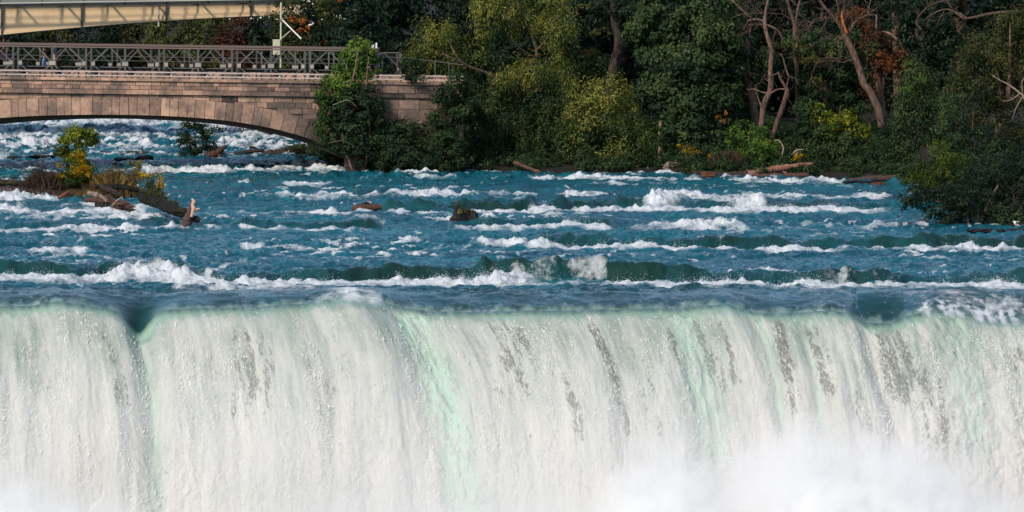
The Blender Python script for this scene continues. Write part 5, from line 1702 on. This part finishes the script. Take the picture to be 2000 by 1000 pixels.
tree('shrubby_tree', 'large dull olive shrubby tree filling the right edge of the wood', 'tree', 408, 1930,
     [(1930, 100, 60, 46, .6, .08), (1985, 80, 60, 60, .6, .1), (1890, 130, 40, 34, .3), (1900, 180, 50, 40), (1965, 170, 60, 50, 0), (2040, 150, 60, 70), (1880, 230, 46, 40, -.3, -.12), (1945, 240, 60, 46, -.5, -.14), (2020, 240, 60, 60, -.5, -.1), (1975, 45, 36, 26, .5, .16), (1990, 300, 70, 40, -.5, -.2), (2060, 320, 60, 50)],
     'olive', dens=300, size=.20, aspect=.4, droop=.3, sub=.45, seed=162, tint0=.30)
tree('dark_shrub', 'dark shrub with bright leafy crest above the yellow green sapling', 'shrub', 400, 1880,
     [(1850, 215, 20, 34, 0, .16), (1860, 260, 40, 34), (1910, 280, 50, 36, 0, -.1), (1900, 320, 50, 30, -.3, -.1), (1955, 320, 60, 40, -.4, -.1), (1850, 300, 36, 30, -.2, .02)], 'leafy', group=GS, dens=330, size=.2, sub=.38, seed=163, tint0=.42)
tree('yellowing_sapling', 'yellow green sapling leaning over the water at the right bank', 'tree', 387, 1850,
     [(1830, 285, 26, 12, -.6, .08), (1850, 310, 36, 14, -.8, .05), (1825, 340, 40, 16, -1, -.02), (1860, 350, 34, 18, -1), (1800, 318, 20, 12, -.6, -.12), (1835, 372, 40, 18, -1.2, -.12), (1790, 345, 22, 12, -.8, -.1)], 'lime', dens=300, size=.19, aspect=.4, droop=.3, sub=.26, seed=164, tint0=.18, hollow=.25)
tree('overhanging_bush', 'dark bush overhanging the rapids at the right edge', 'bush', 366, 1900,
     [(1790, 385, 40, 26, 0, .1), (1830, 400, 48, 34), (1880, 390, 60, 44, .4), (1945, 380, 60, 50, .6, .06), (2010, 370, 60, 60, .8), (1850, 428, 50, 22, 0, -.05), (1915, 428, 56, 24, 0), (1985, 428, 60, 24, .3, -.04), (2060, 410, 60, 44), (1770, 400, 22, 14, 0, .1), (1920, 345, 50, 34, 1.2, .06), (1985, 320, 50, 40, 1.4, .08)],
     'deep', dens=400, size=.17, aspect=.45, sub=.36, seed=165, tint0=.52, spread=.2,
     trunk=[([(1900, 450), (1880, 420), (1850, 400), (1800, 385)], [4, 3.4, 2.4, 1]), ([(1910, 450), (1930, 400), (1950, 360)], [5, 4, 2]), ([(1880, 440), (1820, 436), (1780, 434), (1752, 436)], [2, 1.6, 1.1, .5]),
            ([(1815, 436), (1790, 425), (1776, 418)], [1.2, .9, .5])])
r = thing('dead_bush', 'dry purplish twig bush low at the right edge above the gull', 'bush', at(1985, 448, 364))
limbs(r, twigs([([(2005, 448), (1985, 415), (1968, 404), (1955, 415)], [1, .8, .6, .3]), ([(2010, 445), (1998, 410), (1980, 398)], [1, .7, .4]), ([(2010, 448), (2005, 405), (2015, 390)], [1, .8, .4]), ([(1990, 446), (1978, 425), (1972, 432)], [.8, .6, .3])], 9, 24, .4, 2, 31), 364, m_tint('purple_twig', [lin((58, 46, 50)), lin((104, 86, 90))], .9, 6, .5, .01), 'twigs')
GDB = 'dead branches at the right edge of the wood'
r = thing('dead_branch', 'bleached dead branch spreading like fingers at the right edge', 'branch', at(1990, 235, 398), GDB)
limbs(r, twigs([([(2020, 235), (2000, 190), (1992, 182), (1970, 165), (1955, 158), (1938, 147)], [2.4, 2.2, 2, 1.6, 1.2, .6]), ([(1998, 188), (1985, 210), (1976, 236)], [1.5, 1.3, .6]), ([(1992, 183), (1975, 195), (1958, 198)], [1.3, 1, .5]), ([(1998, 185), (1996, 160), (2003, 150)], [1.5, 1.2, .8])], 2, 16, .5, 1, 33), 398, M_BARE, 'limb')
r = thing('dead_branch', 'grey bare branch arching across the top right of the wood', 'branch', at(1950, 25, 425), GDB)
limbs(r, twigs([([(2010, 20), (1940, 26), (1890, 36), (1870, 28), (1855, 10), (1845, -10)], [3, 3, 2.6, 2, 1.6, 1.2]), ([(1890, 35), (1850, 18), (1820, 28), (1805, 40)], [1.6, 1.3, 1, .5]), ([(1800, 60), (1790, 40), (1815, 12), (1850, 0)], [2.4, 2.2, 2, 1.6])], 4, 36, .6, 2, 34), 425, M_TRUNK, 'limb')

# --- goldenrod and plants on the right bank
def goldenrod(px, py, heads, Y, label, group='goldenrod plants in bloom', pal='gold', stempx=None, leaf=None, sd=0):
    r = thing('goldenrod', label, 'plant', at(px, py, Y), group)
    m = MB()
    for (hx, hy, a, b) in heads:
        m.tube(smooth_path([at(px + (hx - px) * .2, py + 3, Y), at((hx + px) / 2, (hy + py) / 2, Y), at(hx, hy, Y)], 3), [.03, .015], 5, t=.5)
    m.build('stem', M_STEM, r)
    for q, (hx, hy, a, b) in enumerate(heads):
        crown(r, [(hx, hy, a, b)], Y, pal, name='flower_head', dens=650, size=.11, aspect=.6, sub=.16, seed=200 + sd * 10 + q, tint0=.5, hollow=.2)
    if leaf:
        crown(r, leaf, Y, 'olive', name='leaves', dens=620, size=.15, aspect=.3, sub=.22, seed=230 + sd, tint0=.42, hollow=.1)
    return r


M_STEM = m_tint('plant_stem', [(.05, .06, .02), (.11, .10, .04)], .9, 8, .4, .004)
goldenrod(1345, 330, [(1335, 286, 11, 3), (1350, 290, 13, 4), (1360, 297, 8, 3), (1338, 294, 9, 3), (1352, 302, 4, 9)], 421.5, 'arching yellow goldenrod on the right shore left of the dry reeds', pal='yellow', leaf=[(1350, 318, 10, 14), (1332, 312, 8, 8)], sd=1)
goldenrod(1383, 330, [(1385, 304, 4, 4)], 421.6, 'single small yellow flower head on the right shore among dry reeds', sd=2)
goldenrod(1562, 320, [(1556, 304, 7, 4), (1566, 302, 4, 3), (1552, 314, 4, 2)], 419.5, 'small yellow goldenrod above the tip of the fallen trunk', leaf=[(1560, 313, 8, 8)], sd=3)

# --- islet plants
YI = 394.5
tree('yellow_bush', 'yellow green bush with golden lower leaves standing on the islet', 'bush', YI, 150,
     [(158, 262, 32, 15, 0, .06), (138, 276, 32, 19, 0, .03), (176, 274, 20, 20, 0, .03), (120, 292, 14, 18, 0, -.35), (150, 300, 28, 22, 0, -.05), (155, 330, 30, 26, 0, -.2), (138, 350, 40, 20, 0, -.25), (175, 355, 28, 16, 0, -.25)], 'lime', dens=800, size=.16, aspect=.5, sub=.28, seed=171, tint0=.42, hollow=.2, z0=base_z(YI) + .1,
     trunk=[([(150, 372), (148, 330), (152, 290), (158, 260)], [2.4, 1.8, 1.2, .4]), ([(148, 335), (130, 305), (118, 288)], [1.2, .8, .4]), ([(150, 318), (168, 290), (178, 272)], [1.2, .8, .4]), ([(150, 372), (175, 345), (188, 332)], [1, .7, .3])],
     parts=[('golden_leaves', [(155, 308, 16, 11, -1.2), (166, 326, 13, 9, -1.3), (150, 335, 18, 12, -1.2), (172, 338, 8, 10, -1.2), (113, 320, 6, 7, -1), (122, 342, 5, 5, -1)], 'gold', dict(dens=620, size=.12, sub=.18, seed=14, tint0=.22, hollow=.2))])
goldenrod(262, 362, [(255, 318, 6, 5), (268, 324, 9, 7), (274, 316, 4, 4), (247, 331, 4, 3), (264, 334, 8, 4)], 394, 'tall loose yellow goldenrod at the right end of the islet', pal='yellow', leaf=[(264, 345, 12, 14)], sd=4)
goldenrod(298, 385, [(287, 341, 15, 4), (280, 339, 8, 3), (296, 343, 7, 4)], 372, 'flat topped golden goldenrod on the mossy trunk by the islet', leaf=[(290, 358, 14, 14), (298, 376, 22, 16), (318, 388, 20, 12), (336, 396, 14, 8)], sd=5)
goldenrod(312, 385, [(310, 338, 4, 4), (314, 348, 7, 5), (309, 362, 6, 6), (317, 364, 5, 6), (313, 358, 6, 5), (318, 372, 4, 3)], 370, 'bushy golden goldenrod at the right of the flat topped one', leaf=[(314, 378, 10, 16)], sd=6)


crown(STUMP, [(284, 376, 14, 8, 10.5), (300, 383, 16, 9, 8.6), (318, 393, 16, 9, 6.2), (334, 402, 12, 7, 3.8), (296, 396, 16, 6, 8.2), (318, 405, 14, 5, 5.6)], 362.5, 'olive', name='moss', dens=520, size=.12, aspect=.35, sub=.2, seed=190, tint0=.22, hollow=.3)


def zi(x, y):
    return base_z(y) + .15


grass_tuft('dry_grass', '', '', 90, 372, 50, 44, 395, 'brown', 4200, .22, 'stuff', 21, z0=zi, wid=.009)
grass_tuft('dry_grass', '', '', 222, 366, 50, 44, 393.5, 'straw', 5200, .22, 'stuff', 22, z0=zi, wid=.009)
tree('dry_shrub', 'purplish brown dry shrub left of the yellow bush on the islet', 'shrub', 394.2, 80, [(72, 342, 26, 16), (104, 350, 26, 18), (60, 362, 26, 14), (98, 368, 36, 12), (130, 366, 24, 12), (110, 380, 40, 8, -1.5), (60, 376, 36, 8, -1.5)], 'brown', dens=900, size=.11, aspect=.3, sub=.22, seed=172, tint0=.35, z0=base_z(394.2) + .1, group=GS)
tree('dry_shrub', 'rusty brown dry shrub right of the yellow bush on the islet', 'shrub', 393.4, 215, [(203, 346, 24, 18), (226, 340, 18, 18, 0, .05), (243, 352, 18, 14), (270, 350, 18, 18, 0, -.05), (190, 364, 28, 12), (232, 364, 24, 8), (168, 378, 34, 9, -1.5), (205, 374, 20, 8, -1)], 'straw', dens=900, size=.11, aspect=.3, sub=.22, seed=173, tint0=.42, z0=base_z(393.4) + .1, group=GS,
     parts=[('green_leaves', [(222, 344, 10, 10, -.8)], 'olive', dict(dens=300, size=.12, sub=.18, seed=15, tint0=.4))])
r = tree('bare_sapling', 'thin bare sapling with few red leaves on the left of the islet', 'sapling', 395, 83, [], 'brown', z0=base_z(395) + .1,
     trunk=twigs([([(83, 370), (82, 330), (79, 300), (82, 278)], [1.1, .9, .7, .3]), ([(81, 318), (90, 290), (96, 280)], [.7, .5, .3])], 6, 22, .35, 1, 41))
tree('tiny_shrub', 'small grey green shrub on the far left of the islet', 'shrub', 397, 27, [(24, 346, 8, 6), (31, 349, 7, 5)], 'olive', dens=300, size=.12, sub=.18, seed=174, tint0=.3, z0=base_z(397) + .1)
tree('water_bush', 'dark slender bush growing from the far log under the arch', 'bush', 445, 390,
     [(378, 246, 30, 16), (362, 268, 22, 20), (398, 262, 20, 20), (382, 286, 34, 16, 0, -.1), (410, 285, 18, 14), (375, 303, 36, 10, 0, -.15), (420, 300, 18, 8, 0, -.15)], 'leafy', dens=520, size=.17, aspect=.4, sub=.3, seed=175, tint0=.36, hollow=.2, z0=base_z(445),
     trunk=[([(384, 315), (380, 280), (376, 245)], [1.6, 1.2, .4]), ([(392, 315), (396, 275), (404, 248)], [1.6, 1.1, .4]), ([(378, 312), (364, 285), (360, 262)], [1.3, .9, .3])])
GW = 'bushes in the rapids seen under the arch'
tree('far_bush', 'yellow green bush far upstream under the arch beside the dark bush', 'bush', 486, 435, [(430, 250, 20, 10), (450, 255, 16, 9), (416, 256, 10, 7)], 'lime', dens=240, size=.2, sub=.35, seed=176, tint0=.15, z0=base_z(486), group=GW)
tree('far_bush', 'tiny green bush far upstream under the arch, left of the long dark rock', 'bush', 486, 471, [(470, 255, 5, 7)], 'olive', dens=240, size=.2, sub=.3, seed=177, tint0=.35, z0=base_z(486), group=GW)
tree('far_bush', 'second tiny green bush far upstream next to the arch underside', 'bush', 488, 487, [(486, 256, 5, 7)], 'olive', dens=240, size=.2, sub=.3, seed=178, tint0=.35, z0=base_z(488), group=GW)
_d = wrow(905, 366.0) - 457
r = thing('stump_plant', 'small yellowing plant with dry stalks on the mid river rock', 'plant', at(903, 425 + _d, 365.6))
def dn(ps): return [(p[0], p[1] + _d) + tuple(p[2:]) for p in ps]


crown(r, dn([(899, 416, 9, 11), (912, 421, 9, 9)]), 365.6, 'olive', name='leaves', dens=560, size=.13, aspect=.35, sub=.18, seed=179, tint0=.25)
crown(r, dn([(896, 424, 6, 6, -.4)]), 365.6, 'lime', name='yellow_leaves', dens=520, size=.11, aspect=.5, sub=.14, seed=180, tint0=.6)
limbs(r, [(dn(p), q) for p, q in [([(900, 436), (896, 415), (892, 402)], [1, .8, .3]), ([(905, 436), (907, 415), (908, 401)], [1, .8, .3]), ([(910, 434), (914, 412), (915, 400)], [.8, .6, .3]), ([(912, 440), (922, 425), (927, 414)], [2, 1.5, .6]),
          ([(920, 442), (922, 428), (917, 420)], [3, 2.6, 1.2])]], 365.6, M_BARK, 'stalks')

# ------------------------------------------------------------------ gulls
M_GULLW = m_tint('gull_white', [(.70, .70, .69), (.85, .85, .84)], .8, 20, .2, .002)
M_GULLG = m_tint('gull_grey', [(.30, .31, .33), (.42, .43, .45)], .8, 20, .3, .002)
M_BEAK = m_tint('gull_beak', [(.45, .28, .04), (.6, .4, .06)], .5, 20, .2, .001)


def gull(px, py, Y, face, label, k=1.0, flying=False, spread=0.0, on=None):
    """py = row of the feet (standing) or of the body (flying)"""
    c = Vector(at(px, py, Y))
    if on is not None:
        c.z = TOP[on][0] - .02; c.y = TOP[on][1]
    r = thing('gull', label, 'gull', c, 'gulls on and over the river')
    def p(f, s, z): return c + Vector((face * f * k, s * k, z * k))
    z = 0.0 if flying else .10
    tilt = 0 if flying else .10
    m = MB()
    m.tube([p(-.24, 0, z + .03), p(-.15, 0, z + .05), p(-.05, 0, z + .07 + tilt * .3), p(.05, 0, z + .09 + tilt * .6), p(.11, 0, z + .13 + tilt), p(.14, 0, z + .18 + tilt), p(.17, 0, z + .20 + tilt), p(.20, 0, z + .19 + tilt)],
           [.012 * k, .04 * k, .075 * k, .08 * k, .055 * k, .045 * k, .042 * k, .012 * k], 12, t=.7)
    m.build('body', M_GULLW, r, smooth=True)
    b = MB(); b.tube([p(.195, 0, z + .19 + tilt), p(.225, 0, z + .185 + tilt), p(.245, 0, z + .178 + tilt)], [.012 * k, .010 * k, .003 * k], 6); b.build('beak', M_BEAK, r)
    for sd in (-1, 1):
        w = MB()
        if flying or spread:
            e = spread or .35
            w.hexa([p(.08, sd * .05, z + .10), p(-.08, sd * .05, z + .09), p(-.10, sd * .30, z + .10 + e * .6), p(.05, sd * .30, z + .12 + e * .6)] +
                   [p(.08, sd * .05, z + .125), p(-.08, sd * .05, z + .11), p(-.10, sd * .30, z + .115 + e * .6), p(.05, sd * .30, z + .14 + e * .6)], .5)
            w.hexa([p(.05, sd * .30, z + .12 + e * .6), p(-.10, sd * .30, z + .10 + e * .6), p(-.20, sd * .60, z + .06 + e * .75), p(-.15, sd * .62, z + .06 + e * .75)] +
                   [p(.05, sd * .30, z + .14 + e * .6), p(-.10, sd * .30, z + .115 + e * .6), p(-.20, sd * .60, z + .07 + e * .75), p(-.15, sd * .62, z + .072 + e * .75)], .3)
            w.build('wing', M_GULLG if flying else M_GULLW, r)
        else:
            w.tube([p(.06, sd * .055, z + .13), p(-.06, sd * .075, z + .11), p(-.18, sd * .05, z + .07), p(-.27, sd * .02, z + .045)], [.02 * k, .045 * k, .03 * k, .006 * k], 8, t=.5, flat=.5)
            w.build('wing', M_GULLG, r, smooth=True)
    if not flying:
        for sd in (-.025, .025):
            l = MB(); l.tube([p(.0, sd, z + .03), p(.0, sd, 0)], [.008 * k, .007 * k], 5)
            l.bar(p(-.01, sd, .004), p(.05, sd, .004), .03 * k, .006, up=(0, 0, 1)); l.build('leg', M_BEAK, r)
    return r


gull(38, 376, float(row_Y(381)) - .1, -1, 'white gull standing on the brown rock at the left of the islet', .95, on=5)
gull(237, 309, float(row_Y(317)), -1, 'gull standing on the flat dark boulder behind the islet', 1.0, on=1)
gull(279, 306, float(row_Y(314)), 1, 'gull with raised wings on the boulder beside the far log', 1.0, spread=.28, on=2)
gull(1985, 448, float(row_Y(455)), -1, 'white gull with lifted wings on the slab at the right edge', .85, spread=.3, on=8)
gull(608, 50, 440, 1, 'pale gull in flight before the orange tinged tree', .85, True)
# ------------------------------------------------------------------ light, sky, camera
SUN_EL, SUN_AZ = math.radians(36), math.radians(-38)      # azimuth from straight behind the camera, towards the left
sd = Vector((math.sin(SUN_AZ) * math.cos(SUN_EL), -math.cos(SUN_AZ) * math.cos(SUN_EL), math.sin(SUN_EL)))
L = bpy.data.lights.new('sun', 'SUN'); L.energy = 3.1; L.angle = math.radians(6); L.color = (1.0, .87, .72)
lo = bpy.data.objects.new('sun', L); COL.objects.link(lo)
lo.rotation_euler = sd.to_track_quat('Z', 'Y').to_euler()
lo.location = (-60, 200, 80)

w = bpy.data.worlds.new('World'); S.world = w; w.use_nodes = True
nt = w.node_tree; nt.nodes.clear()
sky = nt.nodes.new('ShaderNodeTexSky'); sky.sky_type = 'NISHITA'; sky.sun_disc = False
sky.sun_elevation = SUN_EL; sky.sun_rotation = math.atan2(sd.x, sd.y)
sky.air_density = 1.0; sky.dust_density = .4; sky.ozone_density = 2.0
bg = nt.nodes.new('ShaderNodeBackground'); bg.inputs[1].default_value = .125
wo = nt.nodes.new('ShaderNodeOutputWorld')
nt.links.new(sky.outputs[0], bg.inputs[0]); nt.links.new(bg.outputs[0], wo.inputs[0])

cam = bpy.data.cameras.new('camera')
cam.sensor_width = 36.0; cam.lens = F / 2000 * 36.0
cam.shift_y = -(500 - YH) / 2000.0
cam.clip_start = 1.0; cam.clip_end = 5000
co = bpy.data.objects.new('camera', cam); COL.objects.link(co)
co.location = (0, 0, HC); co.rotation_euler = (math.radians(90), 0, 0)
S.camera = co

S.render.engine = 'CYCLES'
S.view_settings.view_transform = 'Standard'; S.view_settings.look = 'None'
S.view_settings.exposure = 0.35; S.view_settings.gamma = 1.0
S.cycles.volume_bounces = 9; S.cycles.max_bounces = 12; S.cycles.transmission_bounces = 4
S.cycles.volume_step_rate = .4; S.cycles.volume_max_steps = 96
S.cycles.sample_clamp_indirect = 8.0
S.cycles.caustics_reflective = False; S.cycles.caustics_refractive = False
